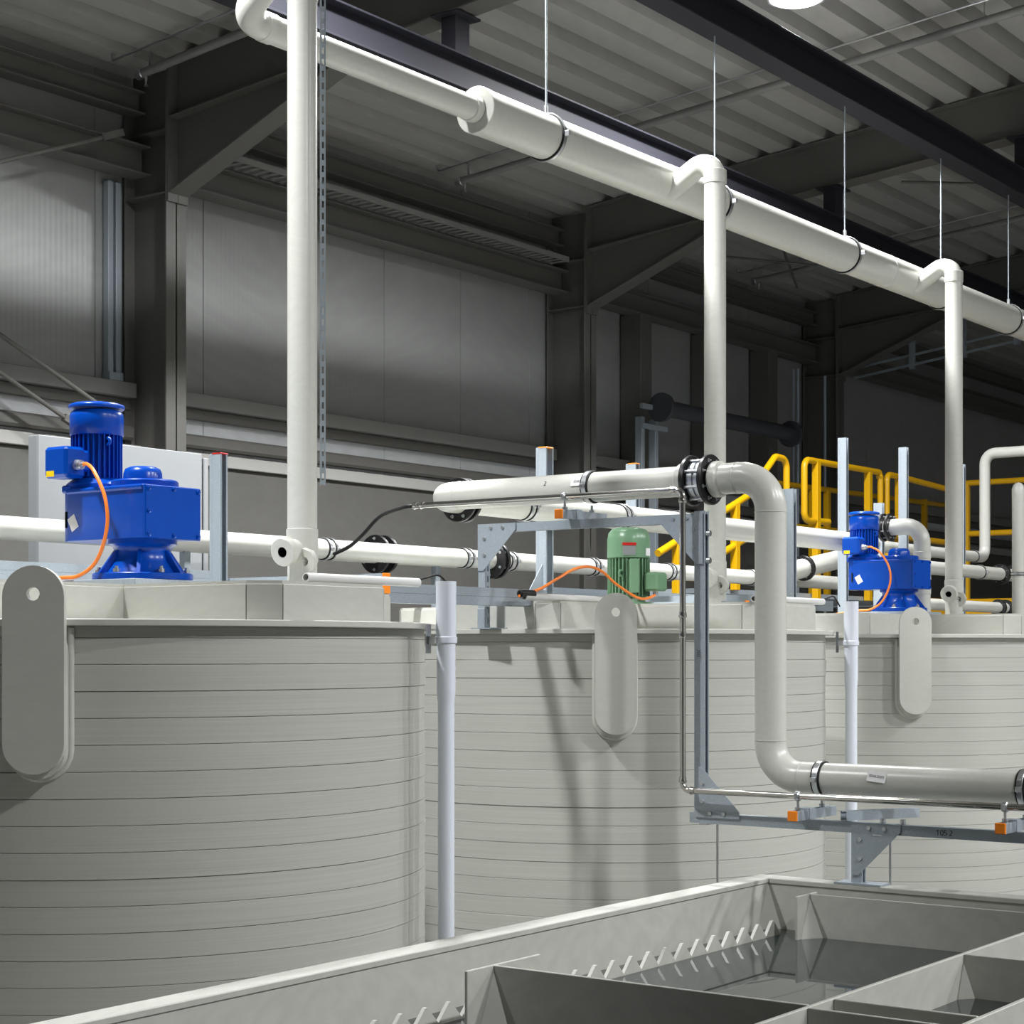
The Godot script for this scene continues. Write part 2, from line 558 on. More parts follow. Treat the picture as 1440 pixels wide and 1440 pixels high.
func build_steel() -> void:
	var names := ["nearest the white cabinet", "behind the galvanised pipe frame", "behind the yellow railings"]
	for i in 3:
		var x := 9.42 + 5.5 * i
		var zf := -9.96
		# column
		var t := thing("steel_column", "dark grey steel I-column against the wall, %s" % names[i], "column", Vector3(x, 0, zf))
		var zb := -10.42
		var ytop := roof_y(zf) - 0.05
		part(t, "web", mb().span(Vector3(x - 0.006, 0, zb), Vector3(x + 0.006, ytop, zf)), M.frame)
		part(t, "inner_flange", mb().span(Vector3(x - 0.1, 0, zf - 0.016), Vector3(x + 0.1, ytop - 0.12, zf), 0.002), M.frame)
		part(t, "outer_flange", mb().span(Vector3(x - 0.1, 0, zb), Vector3(x + 0.1, ytop - 0.12, zb + 0.016), 0.002), M.frame)
		for y in [5.56, 6.02]:
			for s in [-1.0, 1.0]:
				part(t, "stiffener", mb().span(Vector3(x + s * 0.007, y, zb + 0.018), Vector3(x + s * 0.098, y + 0.014, zf - 0.018)), M.frame)
		part(t, "base_plate", mb().span(Vector3(x - 0.16, 0, zb), Vector3(x + 0.16, 0.03, zf + 0.06)), M.frame)
		# rafter with haunch
		var r := thing("roof_rafter", "dark grey haunched roof rafter on the column %s" % names[i], "rafter", Vector3(x, 6.0, zf))
		var d := 0.43
		var za := zf + 0.004
		var ze := 8.9
		var off := d / 2 + 0.012
		ibeam(r, Vector3(x, roof_y(za) - off, za), Vector3(x, roof_y(ze) - off, ze), d, 0.19, M.frame)
		var hz := -8.15
		var poly := [Vector2(za, 5.56), Vector2(hz, roof_y(hz) - d - 0.012), Vector2(za, roof_y(za) - d - 0.012)]
		var hw := mb()
		hw.prism(poly, Vector3(x + 0.005, 0, 0), Vector3.BACK, Vector3.UP, 0.01)
		part(r, "haunch_web", hw, M.frame)
		part(r, "haunch_flange", mb().bar(Vector3(x, 5.56, za), Vector3(x, roof_y(hz) - d - 0.014, hz), 0.19, 0.014, Vector3.UP, 0.002), M.frame)
		for s in [-1.0, 1.0]:
			part(r, "end_plate", mb().span(Vector3(x + s * 0.002, 5.5, zf + 0.001), Vector3(x + s * 0.1, roof_y(zf) - 0.02, zf + 0.02)), M.frame)
	# wall posts between the columns
	var posts := [[16.3, "beside the grey bracket of the wall pipe"], [17.75, "behind the middle of the dark wall pipe"], [19.1, "at the blind flange end of the dark wall pipe"]]
	for p in posts:
		var t := thing("wall_post", "dark grey steel wall post %s" % p[1], "post", Vector3(p[0], 0, -10.3))
		part(t, "post_body", mb().span(Vector3(p[0] - 0.11, 0, -10.43), Vector3(p[0] + 0.11, 5.72, -10.18), 0.004), M.frame)
	# eaves beams, girts
	var bays := [[3.98, 9.36, "left of the first column"], [9.48, 14.86, "between the first and second column"], [14.98, 20.36, "between the second and third column"], [20.48, 28.9, "beyond the third column"]]
	for b in bays:
		var t := thing("eaves_beam", "dark grey eaves beam along the top of the wall %s" % b[2], "beam", Vector3(b[0], 5.7, -10.3))
		ibeam(t, Vector3(b[0], 5.83, -10.27), Vector3(b[1], 5.83, -10.27), 0.22, 0.2, M.frame)
		var e2 := thing("eaves_strut", "grey upper eaves strut under the roof sheets %s" % b[2], "beam", Vector3(b[0], 6.2, -10.3))
		ibeam(e2, Vector3(b[0], 6.27, -10.3), Vector3(b[1], 6.27, -10.3), 0.17, 0.15, M.frame)
		var g := thing("wall_girt", "upper grey steel wall girt with a grooved underside %s" % b[2], "girt", Vector3(b[0], 4.1, -10.3))
		part(g, "rail", mb().span(Vector3(b[0], 4.085, z_girt(0.0)), Vector3(b[1], 4.195, z_girt(0.13)), 0.004), M.steel_rail)
		part(g, "lower_lip", mb().span(Vector3(b[0], 4.0, z_girt(0.0)), Vector3(b[1], 4.083, z_girt(0.06)), 0.004), M.frame)
		var g2 := thing("wall_girt", "lower dark grey steel wall girt above the plinth ledge %s" % b[2], "girt", Vector3(b[0], 3.8, -10.3))
		part(g2, "rail", mb().span(Vector3(b[0], 3.77, z_girt(0.0)), Vector3(b[1], 3.875, z_girt(0.12)), 0.02), M.frame)
	# hung longitudinal beams
	var hung := [[-7.35, 5.97, "dark blue-grey beam hung below the rafters behind the thick header pipe"], [-5.586, 6.075, "dark blue-grey beam hung below the rafters right above the header pipe"]]
	for h in hung:
		var t := thing("hung_beam", h[2], "beam", Vector3(4, h[1], h[0]))
		ibeam(t, Vector3(0.0, h[1], h[0]), Vector3(27.0, h[1], h[0]), 0.225, 0.17, M.hung, Vector3.UP, 0.014, 0.01)
		for i in 3:
			var x := 9.42 + 5.5 * i
			var y0: float = h[1] + 0.1125
			var y1 := roof_y(h[0]) - 0.446
			part(t, "hanger_post", mb().span(Vector3(x - 0.075, y0, h[0] - 0.06), Vector3(x + 0.075, y1, h[0] + 0.06), 0.003), M.hung)
			part(t, "hanger_plate", mb().span(Vector3(x - 0.13, y1 - 0.016, h[0] - 0.11), Vector3(x + 0.13, y1, h[0] + 0.11), 0.002), M.hung)
	# bracing
	var rods := [
		[on_z(-60, 428, -10.02), on_z(166, 588, -9.99), "upper diagonal bracing rod beside the first column"],
		[on_z(-60, 482, -10.1), on_z(118, 606, -10.12), "lower diagonal bracing rod crossing the girts"],
		[on_z(-60, 242, -10.1), on_z(172, 186, -10.02), "rising diagonal bracing rod at the eaves by the first column"]]
	for r in rods:
		var t := thing("bracing_rod", "dark steel %s" % r[2], "rod", r[1])
		part(t, "rod", mb().tube([r[0], r[1]], 0.016, 10), M.frame)
		part(t, "clevis", mb().bar(r[1] - (r[1] - r[0]).normalized() * 0.2, r[1], 0.04, 0.05), M.frame)
	for q in [[1268, 256, 1392, 259, "crossing the far rafter bay"], [1020, 361, 1142, 373, "behind the header pipe beside the middle riser"], [1102, 352, 1121, 404, "hanging steeply behind the header pipe"]]:
		var a := on_y(q[0], q[1], 6.42)
		var b := on_y(q[2], q[3], 6.30)
		var t := thing("roof_brace", "thin dark roof bracing rod %s" % q[4], "rod", a)
		part(t, "rod", mb().tube([a, b], 0.014, 8), M.frame)
	# galvanised strip beside the first column
	var ds := thing("downpipe_channel", "bright galvanised double channel standing on the girt beside the first column", "channel", on_z(157, 530, -10.35))
	for q in [150.0, 161.0]:
		var lo := on_z(q, 527, -10.40)
		part(ds, "channel_leg", mb().span(Vector3(lo.x, 4.2, -10.44), Vector3(lo.x + 0.05, 5.68, -10.38), 0.004), M.galv)
	part(ds, "foot_plate", mb().span(on_z(148, 530, -10.40) * Vector3(1, 0, 1) + Vector3(0, 4.2, -0.03), on_z(167, 530, -10.40) * Vector3(1, 0, 1) + Vector3(0, 4.26, 0.05)), M.galv)
	# cable tray on the eaves beam
	var ct := thing("cable_tray", "perforated galvanised cable tray on the eaves beam between the first two columns", "cable tray", Vector3(9.8, 5.96, -10.2))
	for z in [-10.2, -10.0]:
		part(ct, "side_rail", mb().span(Vector3(9.7, 5.96, z - 0.004), Vector3(14.6, 6.01, z + 0.004)), M.steel_rail)
	for i in 49:
		part(ct, "rung", mb().span(Vector3(9.72 + i * 0.1, 5.96, -10.196), Vector3(9.765 + i * 0.1, 5.964, -10.004)), M.steel_rail)
	# sprinkler lines and their tie rods under the deck
	var lines := [[9.15, "above the first column"], [12.94, "between the first and second rafter"], [18.4, "between the second and third rafter"]]
	for l in lines:
		var x: float = l[0]
		var za := -10.05
		var ze := 6.0
		var t := thing("sprinkler_pipe", "grey steel sprinkler pipe under the roof sheets %s" % l[1], "pipe", Vector3(x, roof_y(za) - 0.1, za))
		part(t, "tube", mb().tube([Vector3(x, roof_y(za) - 0.14, za), Vector3(x, roof_y(ze) - 0.14, ze)], 0.032, 16), M.steel_rail)
		var cap := mb()
		cap.lathe(ring_profile(0.0, 0.04, 0.06, 0.004), Vector3(x, roof_y(za) - 0.14, za), Vector3(0, ROOF_SLOPE, 1).normalized(), 16)
		part(t, "end_coupling", cap, M.zinc)
		for k in 5:
			var z := za + 0.1 + 1.6 * k
			part(t, "hanger_strap", mb().span(Vector3(x - 0.012, roof_y(z) - 0.18, z - 0.002), Vector3(x + 0.012, roof_y(z) + 0.02, z + 0.002)), M.zinc)
		part(t, "sprinkler_head", mb().lathe([Vector2(0, -0.07), Vector2(0.018, -0.07), Vector2(0.006, -0.05), Vector2(0.012, -0.02), Vector2(0.012, 0.0), Vector2(0, 0)], Vector3(x, roof_y(za) - 0.17, za + 0.06), Vector3.UP, 12), M.zinc)
		var w := thing("tie_rod", "thin steel tie rod above the sprinkler pipe %s" % l[1], "rod", Vector3(x - 0.16, roof_y(za) - 0.04, za - 0.1))
		var a := Vector3(x - 0.16, roof_y(za) - 0.06, za - 0.12)
		part(w, "rod", mb().tube(fillet([a + Vector3(0, 0.08, 0), a, Vector3(x - 0.16, roof_y(ze) - 0.06, ze)], 0.02, 4), 0.009, 8), M.zinc)

func z_girt(d: float) -> float:
	return -10.448 + d

# ---------------------------------------------------------------- tanks
func stadium(w: float, y0: float, y1: float, n := 16) -> Array:
	var r := w / 2
	var out := []
	for i in n + 1:
		var a := PI * i / n
		out.append(Vector2(cos(a) * r, y1 - r + sin(a) * r))
	for i in n + 1:
		var a := PI + PI * i / n
		out.append(Vector2(cos(a) * r, y0 + r + sin(a) * r))
	return out

func make_tank(label: String) -> Node3D:
	var t := thing("storage_tank", label, "tank", Vector3(0, 0, 0), "three round wound tanks in a row")
	# wound wall: one band per turn
	var R := 1.2
	var pitch := 0.0885
	var y := 2.0655 - 23 * pitch
	var idx := 0
	while y < FLANGE_Y - 0.03:
		var y0 := maxf(y, 0.01)
		var y1 := minf(y + pitch, FLANGE_Y - 0.024)
		rng.seed = 100 + idx
		var r := R + rng.randf_range(-0.0018, 0.0018)
		var e := rng.randf_range(0.001, 0.0025)
		var tl := rng.randf_range(-0.0012, 0.0012)
		part(t, "wound_band", mb().lathe([Vector2(R - 0.008, y0 + 0.0005), Vector2(r - 0.001, y0 + 0.001), Vector2(r, y0 + 0.002), Vector2(r + tl, y1 - e), Vector2(r - 0.001, y1 - 0.0008), Vector2(R - 0.008, y1 - 0.0004)], Vector3.ZERO, Vector3.UP, 120), M.tank)
		y += pitch
		idx += 1
	part(t, "core_shell", mb().lathe([Vector2(R - 0.007, 0.0), Vector2(R - 0.007, FLANGE_Y - 0.03)], Vector3.ZERO, Vector3.UP, 96), M.tank)
	part(t, "rim_flange", mb().lathe([Vector2(R - 0.02, -0.024), Vector2(1.244, -0.024), Vector2(1.247, -0.021), Vector2(1.247, -0.003), Vector2(1.244, 0.0), Vector2(0.0, 0.0)], Vector3(0, FLANGE_Y, 0), Vector3.UP, 120), M.plate)
	# raised cross of box girders on the lid
	var cx := -0.05
	var cz := 0.12
	var w := 0.35
	var c := 0.085
	var E := 1.17
	var poly := [Vector2(cx - w, cz + w), Vector2(cx - w, E - c), Vector2(cx - w + c, E), Vector2(cx + w - c, E), Vector2(cx + w, E - c), Vector2(cx + w, cz + w),
		Vector2(E - c, cz + w), Vector2(E, cz + w - c), Vector2(E, cz - w + c), Vector2(E - c, cz - w), Vector2(cx + w, cz - w), Vector2(cx + w, -E + c), Vector2(cx + w - c, -E), Vector2(cx - w + c, -E), Vector2(cx - w, -E + c), Vector2(cx - w, cz - w),
		Vector2(-E + c, cz - w), Vector2(-E, cz - w + c), Vector2(-E, cz + w - c), Vector2(-E + c, cz + w)]
	var h := LID_Y - FLANGE_Y - 0.012
	for i in poly.size():
		var a: Vector2 = poly[i]
		var b: Vector2 = poly[(i + 1) % poly.size()]
		var o := Vector3((a.x + b.x) / 2, FLANGE_Y + h / 2, (a.y + b.y) / 2)
		var d := Vector3(b.x - a.x, 0, b.y - a.y)
		var nn := Vector3.UP.cross(d).normalized()
		part(t, "girder_plate", mb().box(o - nn * 0.006 * 0.0, Vector3(0.012, h, d.length() - 0.001), Basis(nn, Vector3.UP, d.normalized()), 0.001), M.plate)
	part(t, "girder_lid", mb().prism(poly, Vector3(0, FLANGE_Y + h, 0), Vector3.RIGHT, Vector3.BACK, -0.012), M.plate)
	# lifting lug on the side
	var dirn := -FWD
	var ux := RGT
	var st := stadium(0.20, 1.80, 2.475)
	var lug := mb()
	var hole := Vector2(0, 2.475 - 0.092)
	var hr := 0.0215
	var th := 0.034
	var o := dirn * 1.30
	var outer := []
	for i in st.size():
		outer.append(st[i])
		if i == 16 or i == 33:
			for q in 5:
				outer.append(st[i].lerp(st[(i + 1) % st.size()], (q + 1) / 6.0))
	var n := outer.size()
	for k in n:
		var a: float = (outer[k] - hole).angle()
		var b: float = (outer[(k + 1) % n] - hole).angle()
		var pa := hole + Vector2(cos(a), sin(a)) * hr
		var pb := hole + Vector2(cos(b), sin(b)) * hr
		var qa: Vector2 = outer[k]
		var qb: Vector2 = outer[(k + 1) % n]
		var g := func(p: Vector2, z: float) -> Vector3: return o + ux * p.x + Vector3.UP * p.y - dirn * z
		lug.quad(g.call(pa, 0.0), g.call(pb, 0.0), g.call(qb, 0.0), g.call(qa, 0.0), dirn)
		lug.quad(g.call(pa, th), g.call(pb, th), g.call(qb, th), g.call(qa, th), -dirn)
		var hn := -(ux * (pa + pb - hole * 2).x + Vector3.UP * (pa + pb - hole * 2).y).normalized()
		lug.quad(g.call(pa, 0.0), g.call(pb, 0.0), g.call(pb, th), g.call(pa, th), hn)
		var ed := (qb - qa).normalized()
		var on := ux * ed.y - Vector3.UP * ed.x
		lug.quad(g.call(qa, 0.0), g.call(qb, 0.0), g.call(qb, th), g.call(qa, th), on)
	part(t, "lifting_lug", lug, M.plate, "rounded lifting lug with a round hole")
	var pad := stadium(0.188, 1.78, 2.29)
	part(t, "lug_pad", mb().prism(pad, dirn * 1.266, ux, Vector3.UP, -0.08), M.plate)
	var bead := []
	for k in 13:
		var a := -PI * k / 12.0
		bead.append(Vector2(cos(a) * 0.098, 1.876 + sin(a) * 0.098))
	bead.push_front(Vector2(0.098, 2.275))
	bead.append(Vector2(-0.098, 2.275))
	var bp := []
	for q in bead:
		bp.append(dirn * 1.203 + ux * q.x + Vector3.UP * q.y)
	part(t, "weld_bead", mb().tube(bp, 0.012, 8), M.plate)
	return t

# ---------------------------------------------------------------- drives
func fins(m: MB, o: Vector3, r0: float, r1: float, y0: float, y1: float, n: int, w: float) -> void:
	for k in n:
		var a := TAU * (k + 0.5) / n
		var d := Vector3(cos(a), 0, sin(a))
		m.box(o + d * (r0 + r1) / 2 + Vector3.UP * (y0 + y1) / 2, Vector3(r1 - r0, y1 - y0, w), Basis(d, Vector3.UP, d.cross(Vector3.UP)))

func make_agitator(label: String) -> Node3D:
	var t := thing("agitator_drive", label, "agitator", Vector3.ZERO, "blue agitator drives on the tanks")
	var U := Vector3.UP
	part(t, "base_flange", mb().lathe([Vector2(0.05, 0.0), Vector2(0.187, 0.0), Vector2(0.19, 0.003), Vector2(0.19, 0.024), Vector2(0.186, 0.028), Vector2(0.05, 0.028)], Vector3(0, 0.026, 0), U, 48), M.blue)
	part(t, "mounting_plate", mb().box(Vector3(0, 0.0135, 0), Vector3(0.46, 0.024, 0.42), Basis(), 0.002), M.galv)
	part(t, "pedestal", mb().lathe([Vector2(0.150, 0.05), Vector2(0.142, 0.065), Vector2(0.115, 0.10), Vector2(0.106, 0.135), Vector2(0.112, 0.155), Vector2(0.13, 0.165), Vector2(0.13, 0.184)], Vector3.ZERO, U, 40, true), M.blue)
	for k in 6:
		var a := TAU * (k + 0.3) / 6
		var d := Vector3(cos(a), 0, sin(a))
		part(t, "gusset", mb().prism([Vector2(0.10, 0.052), Vector2(0.18, 0.052), Vector2(0.116, 0.14), Vector2(0.10, 0.14)], d.cross(U) * -0.007, d, U, 0.014), M.blue)
	for k in 6:
		var a := TAU * (k + 0.8) / 6
		part(t, "anchor_bolt", mb().lathe([Vector2(0, 0.078), Vector2(0.007, 0.078), Vector2(0.007, 0.068), Vector2(0.014, 0.068), Vector2(0.014, 0.052)], Vector3(cos(a), 0, sin(a)) * 0.165, U, 6), M.zinc)
	# gearbox, drawn out upward with its chamfered far end
	var g := mb()
	var pl := [Vector2(-0.14, 0.155), Vector2(-0.14, -0.26), Vector2(-0.10, -0.33), Vector2(0.10, -0.33), Vector2(0.14, -0.26), Vector2(0.14, 0.155)]
	g.prism(pl, Vector3(0, 0.378, 0), Vector3.RIGHT, Vector3.BACK, 0.196)
	part(t, "gearbox", g, M.blue)
	part(t, "gearbox_rim", mb().box(Vector3(0, 0.372, -0.06), Vector3(0.292, 0.02, 0.43), Basis(), 0.006), M.blue)
	var cov := part(t, "gearbox_cover", mb().box(Vector3(0, 0.28, 0.162), Vector3(0.284, 0.2, 0.016), Basis(), 0.004), M.blue)
	var bm := mb().lathe([Vector2(0, 0.008), Vector2(0.003, 0.008), Vector2(0.003, 0.004), Vector2(0.0085, 0.006), Vector2(0.0085, 0.0)], Vector3.ZERO, Vector3.BACK, 10).mesh()
	for p in [[-0.126, 0.365], [-0.126, 0.28], [-0.126, 0.195], [0.0, 0.368], [0.126, 0.365], [0.126, 0.195], [0.0, 0.192]]:
		piece(cov, "cover_bolt", bm, M.blue, Transform3D(Basis(), Vector3(p[0], p[1], 0.170)))
	part(t, "lug_block", mb().box(Vector3(-0.05, 0.385, -0.30), Vector3(0.14, 0.03, 0.06), Basis(), 0.006), M.blue)
	part(t, "shaft_collar", mb().lathe([Vector2(0.0, 0.41), Vector2(0.122, 0.41), Vector2(0.128, 0.404), Vector2(0.128, 0.378)], Vector3(0.01, 0, 0.0), U, 40), M.blue)
	part(t, "shaft_dome", mb().lathe([Vector2(0.0, 0.463), Vector2(0.05, 0.462), Vector2(0.066, 0.454), Vector2(0.073, 0.438), Vector2(0.075, 0.41)], Vector3(0.0, 0, 0.0), U, 32, true), M.blue)
	# motor
	var mo := Vector3(0, 0, -0.262)
	part(t, "motor_adapter", mb().lathe([Vector2(0.0, 0.43), Vector2(0.09, 0.43), Vector2(0.118, 0.405), Vector2(0.12, 0.378)], mo, U, 32), M.blue)
	var body := mb().lathe([Vector2(0.083, 0.42), Vector2(0.083, 0.61)], mo, U, 32)
	part(t, "motor_body", body, M.blue)
	var fm := mb()
	fins(fm, mo, 0.08, 0.099, 0.432, 0.605, 30, 0.0045)
	part(t, "cooling_fins", fm, M.blue)
	part(t, "fan_cover", mb().lathe([Vector2(0.0, 0.698), Vector2(0.088, 0.698), Vector2(0.099, 0.690), Vector2(0.104, 0.672), Vector2(0.104, 0.600), Vector2(0.101, 0.598), Vector2(0.08, 0.598)], mo, U, 40, true), M.blue)
	part(t, "rain_cap", mb().lathe([Vector2(0.0, 0.724), Vector2(0.09, 0.724), Vector2(0.106, 0.718), Vector2(0.109, 0.710), Vector2(0.106, 0.703), Vector2(0.0, 0.703)], mo, U, 40, true), M.blue)
	var tb := part(t, "terminal_box", mb().box(mo + Vector3(-0.15, 0.482, -0.01), Vector3(0.10, 0.12, 0.13), Basis(), 0.012), M.blue)
	part(tb, "box_neck", mb().box(mo + Vector3(-0.1, 0.49, 0.0), Vector3(0.06, 0.085, 0.10), Basis(), 0.01), M.blue)
	part(tb, "warning_label", mb().box(mo + Vector3(-0.2005, 0.438, -0.035), Vector3(0.001, 0.022, 0.045)), M.sticker, "yellow label")
	part(tb, "cable_gland", mb().lathe([Vector2(0.0, 0.045), Vector2(0.01, 0.045), Vector2(0.01, 0.035), Vector2(0.018, 0.035), Vector2(0.018, 0.022), Vector2(0.022, 0.022), Vector2(0.022, 0.0)], mo + Vector3(-0.15, 0.47, 0.055), Vector3.BACK, 6), M.zinc)
	part(t, "name_plate", mb().box(Vector3(-0.141, 0.25, -0.235), Vector3(0.002, 0.055, 0.042), Basis(Vector3.RIGHT, -0.5), 0.0), M.paper, "tilted white label")
	part(t, "oil_gauge", mb().box(Vector3(-0.127, 0.265, -0.292), Vector3(0.008, 0.065, 0.014), Basis(Vector3.UP, -0.52), 0.003), M.black)
	part(t, "eye_bolt", mb().lathe(ring_profile(0.008, 0.018, 0.01), mo + Vector3(-0.03, 0.63 - 0.06, 0.1), Vector3.RIGHT, 12), M.blue)
	return t

func power_cable(label: String, o: Vector3, pts: Array, r := 0.007) -> void:
	var q := []
	for p in pts:
		q.append(o + p)
	var t := thing("power_cable", label, "cable", q[-1])
	part(t, "cable_sheath", mb().tube(smooth_path(q), r, 12), M.cable)

func build_tanks() -> void:
	var t1 := make_tank("round grey wound plastic tank with the large blue drive, beside the white cabinet")
	t1.position = Vector3(TANK_X, 0, TANK_Z)
	copy_thing(t1, Vector3(TANK_X + PITCH, 0, TANK_Z), "round grey wound plastic tank carrying the green motor")
	copy_thing(t1, Vector3(TANK_X + 2 * PITCH, 0, TANK_Z), "round grey wound plastic tank before the yellow railings, with a blue drive")
	var a1 := make_agitator("blue geared agitator drive in front of the white cabinet")
	a1.position = Vector3(4.81, LID_Y, -5.27)
	copy_thing(a1, Vector3(4.81 + 2 * PITCH, LID_Y, -5.27), "blue geared agitator drive in front of the yellow railings")
	var loop := [Vector3(-0.15, 0.47, -0.165), Vector3(-0.16, 0.468, -0.13), Vector3(-0.19, 0.43, -0.055), Vector3(-0.20, 0.33, 0.015), Vector3(-0.20, 0.22, 0.025), Vector3(-0.20, 0.10, -0.03), Vector3(-0.22, 0.042, -0.11), Vector3(-0.245, 0.034, -0.2), Vector3(-0.28, 0.009, -0.36)]
	power_cable("orange cable hanging in a loop from the blue drive by the white cabinet", Vector3(4.81, LID_Y, -5.27), loop)
	power_cable("orange cable hanging in a loop from the blue drive before the railings", Vector3(4.81 + 2 * PITCH, LID_Y, -5.27), loop)
	# green motor
	var U := Vector3.UP
	var o := Vector3(4.81 + PITCH, LID_Y, -5.27)
	var g := thing("green_motor", "green finned electric motor standing on the middle tank", "motor", o)
	part(g, "mounting_flange", mb().lathe([Vector2(0.0, 0.0), Vector2(0.125, 0.0), Vector2(0.125, 0.018), Vector2(0.09, 0.022), Vector2(0.085, 0.05), Vector2(0, 0.05)], o, U, 36), M.green)
	part(g, "motor_body", mb().lathe([Vector2(0.095, 0.045), Vector2(0.095, 0.26)], o, U, 36), M.green)
	var fm := mb()
	fins(fm, o, 0.09, 0.114, 0.05, 0.25, 32, 0.005)
	part(g, "cooling_fins", fm, M.green)
	part(g, "flat_pad", mb().box(o + Vector3(-0.085, 0.155, 0.085), Vector3(0.06, 0.18, 0.05), Basis(U, 0.78), 0.004), M.green)
	part(g, "fan_cover", mb().lathe([Vector2(0.0, 0.418), Vector2(0.06, 0.417), Vector2(0.09, 0.408), Vector2(0.108, 0.388), Vector2(0.115, 0.35), Vector2(0.115, 0.255), Vector2(0.09, 0.25)], o, U, 40, true), M.green)
	var tb := part(g, "terminal_box", mb().box(o + Vector3(0.02, 0.125, 0.155), Vector3(0.11, 0.10, 0.09), Basis(), 0.012), M.green)
	part(tb, "cable_gland", mb().lathe(ring_profile(0.0, 0.014, 0.03), o + Vector3(0.02, 0.062, 0.155), U, 8), M.zinc)
	var wb := Basis(U, deg_to_rad(-54.0 + 8.0))
	part(g, "name_plate", mb().box(o + wb * Vector3(-0.02, 0.29, 0.1145), Vector3(0.07, 0.05, 0.004), wb, 0.001), M.zinc, "silver name plate")
	part(g, "warning_strip", mb().box(o + wb * Vector3(-0.02, 0.325, 0.1145), Vector3(0.075, 0.014, 0.004), wb), M.red, "red strip")
	var wc := Basis(U, deg_to_rad(-54.0 + 60.0))
	part(g, "paper_label", mb().box(o + wc * Vector3(0.0, 0.285, 0.1145), Vector3(0.045, 0.04, 0.003), wc), M.paper, "small white label")
	part(g, "eye_bolt", mb().lathe(ring_profile(0.010, 0.02, 0.009), o + wb * Vector3(-0.065, 0.17, 0.115), wb * Vector3(0.6, 0, 0.8), 14), M.green)
	var wave := [Vector3(0.02, 0.055, 0.155)]
	for q in [[908, 842, -5.06], [893, 839, -5.02], [866, 821, -5.0], [847, 804, -5.0], [828, 797, -5.0], [806, 801, -5.01], [782, 815, -5.02], [762, 827, -5.03], [744, 834, -5.035], [730, 838, -5.035]]:
		wave.append(on_z(q[0], q[1], q[2]) - o)
	power_cable("orange cable rising in a wave to the green motor", o, wave)

